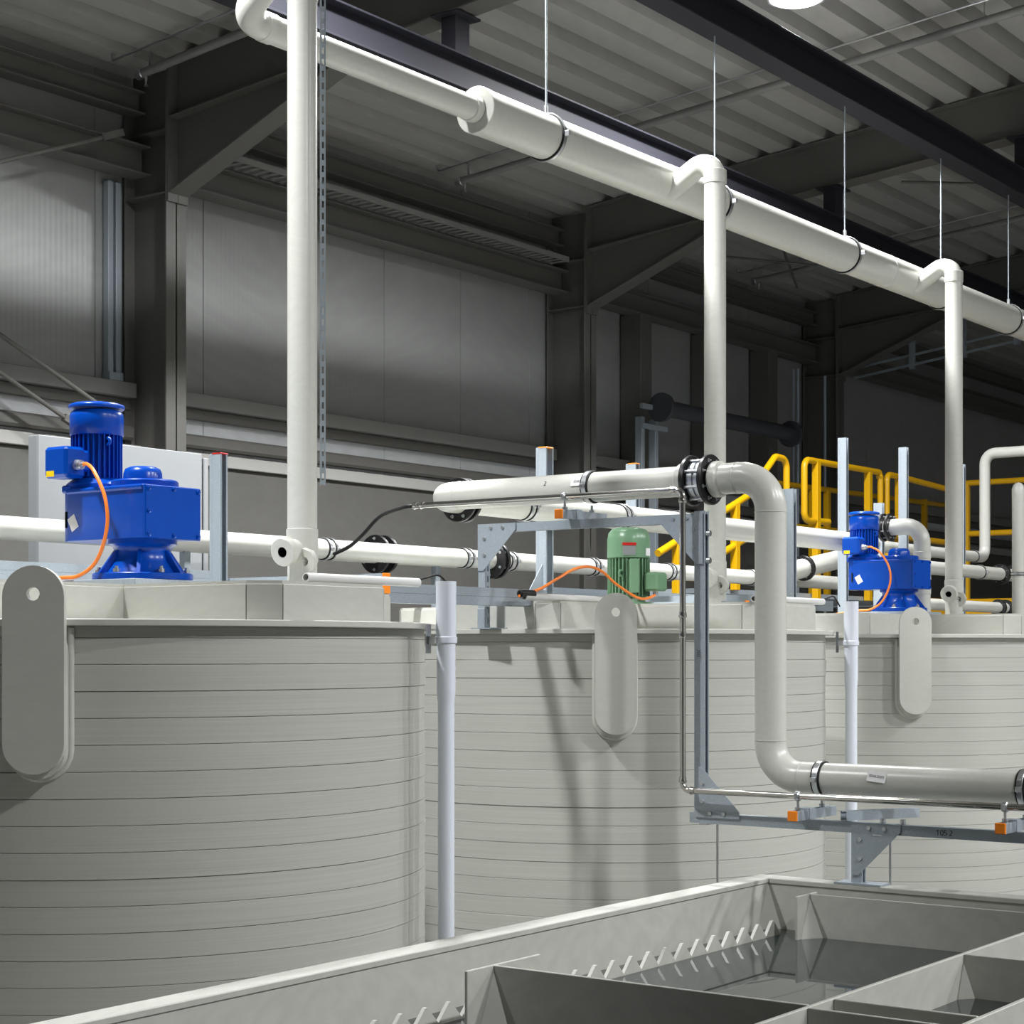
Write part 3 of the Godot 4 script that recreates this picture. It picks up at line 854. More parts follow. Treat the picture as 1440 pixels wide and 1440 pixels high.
# ---------------------------------------------------------------- vent header and risers
func build_header() -> void:
	var hz := -5.586
	var hy := 4.925
	var rz := -5.226
	var rx := 5.656
	var X := Vector3.RIGHT
	var xr := 9.24
	xr = on_z(668, 157, hz).x
	var t := thing("vent_header", "long thick grey vent header pipe hung under the roof, stepping down to a thin end", "pipe", Vector3(rx, hy, hz))
	var el := Vector3(rx, hy, hz)
	# thin part with the elbow up to the first riser
	var thin := mb().tube(fillet([Vector3(xr + 0.02, hy, hz), el, el + (Vector3(rx, hy + 0.25, rz) - el) * 0.55], 0.11, 12), 0.0625, 28)
	part(t, "thin_pipe", thin, M.pipe)
	sleeve(t, "elbow_socket", el + X * 0.16, X, 0.067, 0.06, M.pipe)
	sleeve(t, "reducer_socket", Vector3(xr - 0.03, hy, hz), X, 0.068, 0.05, M.pipe)
	part(t, "reducer_cap", mb().lathe([Vector2(0.05, 0), Vector2(0.115, 0), Vector2(0.119, 0.004), Vector2(0.119, 0.05), Vector2(0.05, 0.05)], Vector3(xr, hy, hz), X, 40), M.pipe)
	part(t, "thick_pipe", mb().tube([Vector3(xr + 0.03, hy, hz), Vector3(23.0, hy, hz)], 0.1165, 44), M.pipe)
	var jx := on_z(1242, 375, hz).x
	sleeve(t, "joint_sleeve", Vector3(jx, hy, hz), X, 0.1185, 0.02, M.pipe)
	# risers
	var where := ["beside the large blue drive", "behind the black flanged valve joint", "before the yellow railings"]
	for i in 3:
		var x := rx + PITCH * i
		var r := thing("vent_riser", "tall grey vent pipe rising from the tank lid %s" % where[i], "pipe", Vector3(x, FLANGE_Y, rz), "three vent risers from the tank lids")
		var topy := on_x(1003, 229, rx + PITCH).y + 0.055
		var stub := Vector3(x, hy - 0.055, hz + 0.05)
		var top := Vector3(x, topy, rz)
		if i == 0:
			top = Vector3(x, hy + 0.25, rz)
			stub = el + (top - el) * 0.5
		var path := fillet([Vector3(x, FLANGE_Y + 0.002, rz), top, stub], 0.085, 12)
		part(r, "riser_pipe", mb().tube(path, 0.0625, 28), M.pipe)
		sleeve(r, "elbow_socket", top - Vector3(0, 0.14 if i > 0 else 0.2, 0), Vector3.UP, 0.0665, 0.08 if i > 0 else 0.12, M.pipe)
		for yy in [FLANGE_Y + 0.04, FLANGE_Y + 0.30]:
			sleeve(r, "socket", Vector3(x, yy if yy < 2.4 else 2.64, rz), Vector3.UP, 0.0665, 0.07 if yy < 2.4 else 0.14, M.pipe)
		# sampling stub with an open bore
		var sd := Vector3(-0.93, -0.2, 0.12).normalized()
		var so := Vector3(x, 2.635, rz) + sd * 0.055
		var stb := part(r, "sampling_stub", mb().lathe([Vector2(0.022, 0.09), Vector2(0.056, 0.09), Vector2(0.06, 0.086), Vector2(0.06, 0.055), Vector2(0.042, 0.05), Vector2(0.042, -0.02)], so, sd, 24), M.pipe)
		part(stb, "bore", mb().lathe([Vector2(0.0, 0.02), Vector2(0.02, 0.02), Vector2(0.02, 0.09)], so, sd, 20), M.black)
		part(stb, "union_nut", mb().lathe(ring_profile(0.02, 0.055, 0.025), so + Vector3(0.02, -0.05, 0.045), sd, 8), M.pipe)
	# slotted channel behind the first riser
	var sx := rx + 0.055
	var sz := rz - 0.075
	var s := thing("slotted_channel", "slotted galvanised channel standing behind the vent pipe of the first tank", "channel", Vector3(sx, FLANGE_Y, sz))
	slotted(s, Vector3(rx + 0.104, 2.9, rz + 0.022), Vector3(rx + 0.104, 6.5, rz + 0.022), Vector3(-0.72, 0, 0.69), 0.024, 0.009)
	# hangers
	var spots := [[790, "rod hanger and clamp next to the stepped end of the header pipe"], [1027, "rod hanger and clamp on the header beside the middle riser"], [1210, "rod hanger and clamp between the middle and far risers"], [1345, "rod hanger and clamp on the header beside the far riser"], [1440, "rod hanger and clamp beyond the far riser"]]
	for q in spots:
		var px: float = q[0]
		var x := on_z(px - 22.0, 250, hz).x
		var g := thing("pipe_hanger", q[1], "hanger", Vector3(x, hy, hz))
		part(g, "clamp_ring", mb().lathe(ring_profile(0.10, 0.126, 0.034, 0.002), Vector3(x, hy, hz), X, 44), M.rubber)
		part(g, "steel_band", mb().lathe(ring_profile(0.10, 0.1285, 0.02, 0.001), Vector3(x, hy, hz), X, 44), M.zinc)
		part(g, "clamp_lug", mb().box(Vector3(x, hy, hz + 0.139), Vector3(0.022, 0.03, 0.03), Basis(), 0.003), M.zinc)
		part(g, "nut", mb().lathe(ring_profile(0.0, 0.014, 0.05), Vector3(x, hy + 0.145, hz), Vector3.UP, 6), M.zinc)
		part(g, "rod", mb().tube([Vector3(x, hy + 0.12, hz), Vector3(x, 5.95, hz)], 0.005, 8), M.galv)

# plate with a row of slots between a and b, facing n
func slotted(p: Node, a: Vector3, b: Vector3, n: Vector3, w: float, sw := 0.013, sl := 0.028, gap := 0.022) -> void:
	var d := (b - a).normalized()
	var x := d.cross(n).normalized()
	var bs := Basis(x, d, n.normalized())
	var l := (b - a).length()
	var m := mb()
	var sd := (w - sw) / 2
	for s in [-1.0, 1.0]:
		m.box((a + b) / 2 + x * s * (w - sd) / 2, Vector3(sd, l, 0.0025), bs)
	var q := 0.0
	while q < l:
		m.box(a + d * (q + gap / 2), Vector3(sw, gap, 0.0025), bs)
		q += gap + sl
	part(p, "slotted_face", m, M.galv)
	for s in [-1.0, 1.0]:
		part(p, "side_web", mb().box((a + b) / 2 + x * s * (w / 2 - 0.0012) - n.normalized() * 0.0205, Vector3(0.0025, l, 0.041), bs), M.galv)

# ---------------------------------------------------------------- galvanised pipe frame in the plane X = FX
const FX := 7.06

func gusset(p: Node, o: Vector3, uy: Vector3, uz: Vector3, s := 0.205) -> void:
	# triangular corner plate with clipped tips, lying in the frame's plane, drawn out towards -X
	var ux := uz
	var poly := [Vector2(-0.02, -0.02), Vector2(s, -0.02), Vector2(s, 0.012), Vector2(0.012, s), Vector2(-0.02, s)]
	var m := mb().prism(poly, o + Vector3(-0.0245, 0, 0), ux, uy, 0.004 * signf(ux.cross(uy).x) * -1.0)
	var g := part(p, "gusset_plate", m, M.galv)
	for q in [[0.02, 0.13], [0.02, 0.05], [0.06, 0.0], [0.13, 0.0]]:
		part(g, "bolt_head", mb().lathe([Vector2(0, 0.008), Vector2(0.009, 0.008), Vector2(0.011, 0.0)], o + Vector3(-0.0265, 0, 0) + ux * q[0] + uy * q[1], Vector3.LEFT, 6), M.zinc)

func bracket(p: Node, z: float, y: float) -> void:
	# short cross channel on the frame beam, orange cap at its near end
	var x0 := 6.93
	channel(p, "cross_channel", Vector3(x0, y + 0.021, z), Vector3(7.30, y + 0.021, z), Vector3.UP)
	part(p, "end_cap", mb().box(Vector3(x0 - 0.004, y + 0.021, z), Vector3(0.012, 0.044, 0.044), Basis(), 0.003), M.orange, "orange plastic end cap")
	part(p, "saddle", mb().box(Vector3(FX, y + 0.024, z), Vector3(0.044, 0.05, 0.05), Basis(), 0.002), M.galv)
	for d in [[6.975, 0.05], [7.2, 0.035]]:
		part(p, "stem", mb().tube([Vector3(d[0], y + 0.041, z), Vector3(d[0], y + 0.041 + d[1], z)], 0.006, 8), M.zinc)
		part(p, "stem_nut", mb().lathe(ring_profile(0, 0.014, 0.012), Vector3(d[0], y + 0.05, z), Vector3.UP, 6), M.zinc)

func build_frame() -> void:
	var t := thing("pipe_support", "galvanised strut channel frame carrying the angled pipe in front of the middle tank", "pipe support", Vector3(FX, 1.22, -3.36))
	var yb := 2.81
	var yl := 1.48
	var zp := -5.33
	# far post on the tank rim, slotted
	part(t, "post", mb().span(Vector3(FX + 0.012, FLANGE_Y, zp - 0.0205), Vector3(FX + 0.0145, yb, zp + 0.0205)), M.galv)
	slotted(t, Vector3(FX - 0.002, FLANGE_Y + 0.005, zp + 0.0205), Vector3(FX - 0.002, yb - 0.04, zp + 0.0205), Vector3.BACK, 0.034)
	part(t, "post_face", mb().span(Vector3(FX - 0.023, FLANGE_Y, zp - 0.0205), Vector3(FX - 0.0205, yb, zp + 0.0205)), M.galv)
	part(t, "post_foot", mb().span(Vector3(FX - 0.026, FLANGE_Y, zp - 0.025), Vector3(FX + 0.02, FLANGE_Y + 0.10, zp + 0.018), 0.002), M.galv)
	part(t, "foot_plate", mb().span(Vector3(FX - 0.035, FLANGE_Y, zp - 0.06), Vector3(FX + 0.15, FLANGE_Y + 0.006, zp + 0.06)), M.galv)
	channel(t, "upper_beam", Vector3(FX, yb - 0.0205, zp - 0.02), Vector3(FX, yb - 0.0205, -4.10), Vector3.DOWN)
	# hanging post and lower beam
	channel(t, "hanging_post", Vector3(FX, yl, -4.12), Vector3(FX, yb + 0.01, -4.12), Vector3.BACK, 0.041, 0.052)
	channel(t, "lower_beam", Vector3(FX, yl - 0.0225, -4.17), Vector3(FX, yl - 0.0225, -1.6), Vector3.DOWN, 0.041, 0.045)
	channel(t, "basin_post", Vector3(FX, 1.226, -3.36), Vector3(FX, yl - 0.045, -3.36), Vector3.BACK, 0.041, 0.048)
	part(t, "basin_foot", mb().span(Vector3(FX - 0.05, 1.22, -3.45), Vector3(FX + 0.05, 1.228, -3.24)), M.galv)
	gusset(t, Vector3(FX, yb - 0.02, zp), Vector3.DOWN, Vector3.BACK)
	gusset(t, Vector3(FX, yb - 0.02, -4.12), Vector3.DOWN, Vector3.FORWARD)
	gusset(t, Vector3(FX, yl + 0.002, -4.12), Vector3.UP, Vector3.BACK, 0.205)
	gusset(t, Vector3(FX, yl - 0.02, -3.36), Vector3.DOWN, Vector3.BACK, 0.2)
	# diagonal brace channel lying on the lower beam towards the tank
	channel(t, "tie_channel", Vector3(FX - 0.02, yl + 0.024, -3.42), Vector3(FX + 0.32, yl + 0.024, -3.24), Vector3.UP)
	for z in [-3.25, -3.16]:
		part(t, "bolt", mb().lathe(ring_profile(0, 0.013, 0.02), Vector3(FX, yl + 0.012, z), Vector3.UP, 6), M.zinc)
	for q in [[2.72, 0], [2.6, 0]]:
		part(t, "post_bolt", mb().lathe(ring_profile(0, 0.016, 0.02), Vector3(FX, q[0], -4.085), Vector3.BACK, 6), M.zinc)
	bracket(t, -4.80, yb)
	bracket(t, -3.60, yl)
	bracket(t, -2.69, yl)
	# hold-down rods behind the basin
	for q in [[1009, "under the hanging post of the pipe frame"], [1252, "behind the basin beyond the frame's gusset"]]:
		var p := on_x(q[0], 1200, FX + 0.1)
		var h := thing("hold_down_rod", "thin steel rod hanging from the frame beam %s" % q[1], "rod", Vector3(p.x, 0.0, p.z))
		part(h, "rod", mb().tube([Vector3(p.x, 0.0, p.z), Vector3(p.x, yl - 0.045, p.z)], 0.006, 8), M.zinc)
		part(h, "channel_plate", mb().span(Vector3(FX - 0.03, yl - 0.052, p.z - 0.02), Vector3(p.x + 0.02, yl - 0.045, p.z + 0.02)), M.zinc)
	# the pipe itself
	var r := 0.07
	var px := 7.2
	var yt := 2.973
	var ylow := 1.644
	var zv := -3.85
	var zb := -5.75
	var p := thing("process_pipe", "thick grey pipe with a black flanged joint, bending down over the galvanised frame", "pipe", Vector3(px, ylow, zv))
	part(p, "pipe_run", mb().tube(fillet([Vector3(px, ylow, -0.9), Vector3(px, ylow, zv), Vector3(px, yt, zv), Vector3(px, yt, -4.14)], 0.15, 16), r, 36), M.pipe)
	part(p, "pipe_run", mb().tube(fillet([Vector3(px, yt, -4.26), Vector3(px, yt, zb), Vector3(12.3, yt, zb)], 0.15, 16), r, 36), M.pipe)
	for q in [[Vector3(px, yt, zv - 0.165), Vector3.BACK], [Vector3(px, yt - 0.16, zv), Vector3.UP], [Vector3(px, ylow + 0.16, zv), Vector3.UP], [Vector3(px, ylow, zv + 0.16), Vector3.BACK], [Vector3(px, yt, zb + 0.16), Vector3.BACK], [Vector3(px, yt, -4.09), Vector3.BACK]]:
		part(p, "weld_ring", mb().lathe(ring_profile(r - 0.01, r + 0.002, 0.006, 0.001), q[0], q[1], 36), M.pipe)
	part(p, "stub_end", mb().lathe(ring_profile(r - 0.01, r + 0.012, 0.05, 0.008), Vector3(px, yt, -4.115), Vector3.BACK, 36), M.pipe)
	part(p, "stub_end", mb().lathe(ring_profile(r - 0.01, r + 0.012, 0.05, 0.008), Vector3(px, yt, -4.285), Vector3.BACK, 36), M.pipe)
	part(p, "valve_body", mb().lathe([Vector2(0.05, -0.035), Vector2(0.088, -0.035), Vector2(0.088, -0.006), Vector2(0.08, -0.004), Vector2(0.08, 0.004), Vector2(0.088, 0.006), Vector2(0.088, 0.035), Vector2(0.05, 0.035)], Vector3(px, yt, -4.2), Vector3.BACK, 36), M.zinc)
	flange(p, Vector3(px, yt, -4.155), Vector3.BACK, 0.115, 0.022, 8, 0.024)
	flange(p, Vector3(px, yt, -4.25), Vector3.BACK, 0.115, 0.022, 8, 0.024)
	for k in 8:
		var a := TAU * (k + 0.5) / 8
		var bs := axis_basis(Vector3.BACK)
		var q := Vector3(px, yt, -4.2) + (bs.x * cos(a) + bs.z * sin(a)) * 0.092
		part(p, "stud", mb().tube([q + Vector3(0, 0, -0.05), q + Vector3(0, 0, 0.05)], 0.007, 8), M.zinc)
	flange(p, Vector3(px + 0.20, yt, zb), Vector3.RIGHT, 0.115, 0.022, 8, 0.026)
	flange(p, Vector3(px + 0.245, yt, zb), Vector3.RIGHT, 0.115, 0.022, 8, 0.026)
	for q in [[Vector3(px, yt, -4.80), Vector3.BACK], [Vector3(px, ylow, -3.60), Vector3.BACK], [Vector3(px, ylow, -2.69), Vector3.BACK]]:
		clamp_ring(p, q[0], q[1], r, 0.04)
	for x in [7.95, 8.9, 9.55]:
		clamp_ring(p, Vector3(x, yt, zb), Vector3.RIGHT, r, 0.026)
		clamp_ring(p, Vector3(x + 0.045, yt, zb), Vector3.RIGHT, r, 0.02)
	# stickers and pen marks
	var wn := Vector3(-0.94, 0.34, 0).normalized()
	var wu := Vector3(0.34, 0.94, 0).normalized()
	var tilt := Basis(wn, -0.1)
	var ld := on_x(1233, 1095, px - 0.066)
	var lp := Vector3(px, ylow, ld.z) + wn * (r + 0.002)
	var lb := part(p, "paper_label", mb().box(lp, Vector3(0.001, 0.048, 0.085), tilt * Basis(wn, wu, wn.cross(wu))), M.paper, "white paper label")
	lettering(lb, "lettering", "IDHA DSYS", 0.0145, lp + wn * 0.0012, tilt * Vector3.BACK, tilt * wu, M.ink)
	var lq := Vector3(px, yt, on_x(813, 672, px - 0.06).z) + wn * (r + 0.002)
	var lb2 := part(p, "paper_label", mb().box(lq, Vector3(0.001, 0.045, 0.07), Basis(wn, wu, wn.cross(wu))), M.paper, "white paper label")
	lettering(lb2, "lettering", "IDVAT", 0.0155, lq + wn * 0.0012, Vector3.BACK, wu, M.ink)
	lettering(p, "pen_mark", "2", 0.03, Vector3(px, yt, on_x(768, 684, px - 0.06).z) + wn * (r + 0.0015), Vector3.BACK, wu, M.ink)
	lettering(t, "pen_mark", "105 2", 0.03, Vector3(FX - 0.0212, yl - 0.0225, on_x(1331, 1167, FX).z), Vector3.BACK, Vector3.UP, M.ink)
	lettering(t, "pen_mark", "DSC", 0.02, Vector3(FX - 0.0262, 2.19, -4.12), Vector3.UP, Vector3.FORWARD, M.ink)
	lettering(t, "pen_mark", "105", 0.02, Vector3(FX - 0.0237, 2.62, zp), Vector3.UP, Vector3.FORWARD, M.ink)
	# stainless line
	var sx := 6.975
	var sy := yb + 0.041 + 0.062
	var sl := yl + 0.041 + 0.062
	var s := thing("steel_tube", "bright stainless steel tube running along and down the galvanised frame", "pipe", Vector3(sx, sl, -4.2))
	var zl := on_x(580, 702, sx).z
	var zc := on_x(960, 680, sx).z
	part(s, "tube_run", mb().tube(fillet([Vector3(sx, sy, zl), Vector3(sx, sy, zc), Vector3(sx, sl, zc), Vector3(sx, sl, -0.9)], 0.035, 8), 0.014, 16), M.steel)
	for q in [[Vector3(sx, sy, zc - 0.05), Vector3.BACK], [Vector3(sx, sy - 0.045, zc), Vector3.UP], [Vector3(sx, sl + 0.045, zc), Vector3.UP], [Vector3(sx, sl, zc + 0.05), Vector3.BACK], [Vector3(sx, 2.36, zc), Vector3.UP], [Vector3(sx, 2.27, zc), Vector3.UP], [Vector3(sx, sy, zl + 0.02), Vector3.BACK], [Vector3(sx, sy, zl + 0.06), Vector3.BACK]]:
		part(s, "press_fitting", mb().lathe([Vector2(0.012, -0.015), Vector2(0.017, -0.013), Vector2(0.0195, -0.006), Vector2(0.017, 0.0), Vector2(0.017, 0.013), Vector2(0.012, 0.015)], q[0], q[1], 18, true), M.steel)
	for q in [Vector3(sx, sy, -4.80), Vector3(sx, sl, -3.60), Vector3(sx, sl, -2.69)]:
		part(s, "tube_clamp", mb().lathe(ring_profile(0.010, 0.021, 0.024, 0.003), q, Vector3.BACK, 12), M.zinc)
		for sg in [-1.0, 1.0]:
			part(s, "clamp_screw", mb().lathe(ring_profile(0.0, 0.007, 0.026), q + Vector3(sg * 0.021, 0.0, 0), Vector3.UP, 8), M.zinc)
	# black hose from the tube's end
	var h := thing("black_hose", "thin black hose curving from the stainless tube down to the collector pipe", "hose", on_z(468, 780, -6.4))
	part(h, "hose_body", mb().tube(smooth_path([Vector3(sx, sy, zl + 0.01), Vector3(sx, sy - 0.005, zl - 0.06), on_z(535, 726, -6.15), on_z(510, 752, -6.3), on_z(492, 768, -6.45), on_z(470, 779, -6.6)], 10), 0.010, 12), M.rubber)

# ---------------------------------------------------------------- collector pipe and supports behind the tanks
func build_collector() -> void:
	var z := -6.78
	var y := 2.76
	var r := 0.055
	var X := Vector3.RIGHT
	var t := thing("collector_pipe", "long grey collector pipe running behind the tanks at lid height", "pipe", Vector3(3, y, z))
	part(t, "pipe_run", mb().tube([Vector3(1.5, y, z), Vector3(14.2, y, z)], r, 28), M.pipe)
	var rp := thing("rear_pipe", "second grey pipe with a black flange hidden behind the collector pipe", "pipe", Vector3(6.5, y, -7.02))
	part(rp, "pipe_run", mb().tube([Vector3(6.5, y, -7.02), Vector3(9.0, y, -7.02)], 0.045, 20), M.pipe)
	for xx in [6.7, 8.8]:
		part(rp, "leg", mb().span(Vector3(xx - 0.02, 0, -7.04), Vector3(xx + 0.02, y - 0.04, -7.0)), M.galv)
	for q in [528.0, 540.0]:
		flange(rp, Vector3(on_z(q, 772, -7.02).x, y + 0.01, -7.02), X, 0.115, 0.022, 6, 0.026)
	for px in [690.0]:
		var x := on_z(px, 775, z).x
		flange(t, Vector3(x, y, z), X, 0.115, 0.022, 6, 0.026)
		flange(t, Vector3(x + 0.05, y, z), X, 0.115, 0.022, 6, 0.026)
	for px in [455.0, 650.0, 712.0, 830.0, 938.0, 1055.0]:
		var x := on_z(px, 775, z).x
		clamp_ring(t, Vector3(x, y, z), X, r, 0.026)
		clamp_ring(t, Vector3(x + 0.05, y, z), X, r, 0.02)
	# support channels on the lids, each pair stacked
	var sets := [
		[5.62, -5.02, "stacked pair behind the first riser", 1], [5.88, -4.96, "upper stack beside the first riser", 2],
		[9.10, -5.02, "stacked pair behind the middle riser", 1], [9.33, -4.96, "upper stack beside the middle riser", 2]]
	for s in sets:
		for k in s[3]:
			var c := thing("support_channel", "orange-capped galvanised channel, %s, %s" % ["lower one" if k == 0 else "on top of another", s[2]], "channel", Vector3(s[0], LID_Y + 0.041 * k, s[1]))
			var yy: float = LID_Y + 0.0205 + 0.0425 * k + 0.001
			channel(c, "rail", Vector3(s[0], yy, -6.95), Vector3(s[0], yy, s[1]), Vector3.UP)
			part(c, "end_cap", mb().box(Vector3(s[0], yy, s[1] + 0.004), Vector3(0.044, 0.044, 0.012), Basis(), 0.003), M.orange, "orange end cap")
	# long double channels that bridge the tanks
	var long := [[-6.62, 2.60, 3.4, 6.5, "under the collector pipe behind the first tank"], [-6.45, 2.545, 6.75, 10.2, "behind the green motor"], [-6.62, 2.60, 9.4, 13.4, "behind the far blue drive"], [-5.15, 2.495, 6.1, 7.3, "bridging the gap between the first two tanks"]]
	for l in long:
		var c := thing("long_channel", "long double galvanised strut channel %s" % l[4], "channel", Vector3(l[2], l[1], l[0]))
		for k in 2:
			channel(c, "rail", Vector3(l[2], l[1] - 0.021 - 0.042 * k, l[0]), Vector3(l[3], l[1] - 0.021 - 0.042 * k, l[0]), Vector3.DOWN)
		if l[0] < -6.0:
			part(c, "end_cap", mb().box(Vector3(l[2] - 0.005, l[1] - 0.042, l[0]), Vector3(0.012, 0.086, 0.044), Basis(), 0.003), M.orange, "orange end cap")
			var yb := 2.28
			for q in 2:
				part(c, "leg", mb().span(Vector3(l[2] + 0.3 + q * (l[3] - l[2] - 0.6), 0, l[0] - 0.05), Vector3(l[2] + 0.34 + q * (l[3] - l[2] - 0.6), l[1] - 0.085, l[0] - 0.021)), M.galv)
		else:
			pass
	# upright channels
	var up := [
		[5.825, -5.88, 2.44, 3.08, 0.045, "with a red top cap beside the white cabinet"],
		[9.275, -5.88, 2.44, 3.32, 0.045, "rising behind the green motor"],
		[12.725, -5.88, 2.44, 3.31, 0.045, "standing against the far blue drive"],
		[8.33, -5.86, 2.44, 3.33, 0.072, "broad and rising behind the pipe frame with a gusset foot"],
		[9.33, -4.86, 2.307, 3.12, 0.045, "just behind the falling grey pipe"],
		[12.57, -6.10, 2.307, 3.80, 0.041, "tall and bright left of the far blue drive"],
		[13.77, -6.15, 0.0, 3.84, 0.041, "tall behind the far pipe elbow"],
		[14.95, -6.15, 0.0, 3.80, 0.041, "slim beside the far riser"]]
	for u in up:
		var c := thing("upright_channel", "galvanised upright strut channel %s" % u[5], "channel", Vector3(u[0], u[2], u[1]))
		channel(c, "rail", Vector3(u[0], u[2] + 0.001, u[1]), Vector3(u[0], u[3], u[1]), Vector3.BACK, u[4], 0.052)
		part(c, "rail_back", mb().span(Vector3(u[0] - u[4] / 2, u[2] + 0.001, u[1] - 0.045), Vector3(u[0] + u[4] / 2, u[3], u[1] - 0.0265), 0.002), M.galv)
		if u[4] > 0.07:
			part(c, "gusset_plate", mb().prism([Vector2(0, 0), Vector2(-0.2, 0), Vector2(0, 0.24)], Vector3(u[0] - 0.038, u[2] + 0.002, u[1]), Vector3.RIGHT, Vector3.UP, 0.004), M.galv)
		if String(u[5]).begins_with("with a red"):
			part(c, "top_cap", mb().box(Vector3(u[0], u[3], u[1]), Vector3(0.05, 0.006, 0.055), Basis(), 0.002), M.red, "red top cap")
		elif u[3] < 3.35 and u[0] < 9.3:
			part(c, "top_cap", mb().box(Vector3(u[0], u[3], u[1]), Vector3(u[4] + 0.004, 0.006, 0.056), Basis(), 0.002), M.orange, "orange top cap")
	# white cabinet
	var cb := thing("control_cabinet", "tall white sheet metal cabinet behind the first tank's blue drive", "cabinet", Vector3(6.5, 0, -7.4))
	var l := on_z(54, 628, -7.3)
	var rr := on_z(284, 642, -7.3)
	part(cb, "door", mb().span(Vector3(l.x, 0.1, -7.31), Vector3(rr.x, 3.28, -7.3), 0.003), M.cabinet)
	part(cb, "body", mb().span(Vector3(l.x, 0.0, -7.38), Vector3(rr.x + 0.015, 3.28, -7.312), 0.004), M.cabinet)
	part(cb, "side_post", mb().span(Vector3(rr.x + 0.016, 0.0, -7.38), Vector3(rr.x + 0.05, 3.26, -7.3), 0.003), M.cabinet)
	# cable conduits on the lids
	var cond := [[Vector3(4.72, LID_Y + 0.016, -4.345), Vector3(5.34, 0, -4.345), "on the edge of the first tank's lid", true],
		[Vector3(6.98, LID_Y + 0.016, -5.035), Vector3(7.80, 0, -5.035), "in front of the green motor", false],
		[Vector3(7.95, LID_Y + 0.016, -4.345), Vector3(8.70, 0, -4.345), "behind the falling grey pipe", true]]
	for q in cond:
		var a: Vector3 = q[0]
		var b: Vector3 = q[1]
		b.y = a.y
		var c := thing("cable_conduit", "white plastic cable conduit lying %s" % q[2], "conduit", a)
		var dd := (b - a).normalized()
		part(c, "conduit_tube", mb().lathe([Vector2(0.012, 0.0), Vector2(0.0165, 0.0), Vector2(0.0165, a.distance_to(b)), Vector2(0.012, a.distance_to(b))], a, dd, 16), M.conduit)
		if not q[3]:
			part(c, "cable_plug", mb().lathe(ring_profile(0.0, 0.019, 0.12, 0.006), a + dd * 0.02 + Vector3(0, 0.012, 0), dd, 14), M.black, "black plug connector")
		if q[3]:
			part(c, "cable_tail", mb().tube(smooth_path([b - dd * 0.05, b + dd * 0.05 + Vector3(0, 0.02, 0), b + dd * 0.13 + Vector3(0, 0.03, 0), b + dd * 0.2 + Vector3(0, -0.02, 0)], 8), 0.004, 8), M.rubber)
	# drain pipes
	var names := ["between the first and middle tank", "between the middle and far tank"]
	for i in 2:
		var d := Vector3(5.39 + PITCH * i, 0, -4.25)
		var c := thing("drain_pipe", "slim white vertical drain pipe %s" % names[i], "pipe", d, "white drain pipes in front of the tanks")
		part(c, "lower_pipe", mb().tube([d, d + Vector3(0, 2.36, 0)], 0.0315, 24), M.white_pipe)
		part(c, "upper_socket", mb().lathe([Vector2(0.028, 2.46), Vector2(0.0385, 2.46), Vector2(0.0385, 2.25), Vector2(0.0355, 2.24), Vector2(0.0355, 2.05), Vector2(0.0315, 2.0)], d, Vector3.UP, 24), M.white_pipe)
		part(c, "clamp_band", mb().lathe(ring_profile(0.03, 0.042, 0.028, 0.004), d + Vector3(0, 2.24, 0), Vector3.UP, 24), M.white_pipe)
		var br := mb()
		br.span(d + Vector3(-0.03, 2.19, -0.075), d + Vector3(0.0, 2.30, -0.072))
		br.span(d + Vector3(-0.02, 2.225, -0.073), d + Vector3(0.02, 2.255, -0.03))
		part(c, "wall_bracket", br, M.zinc)

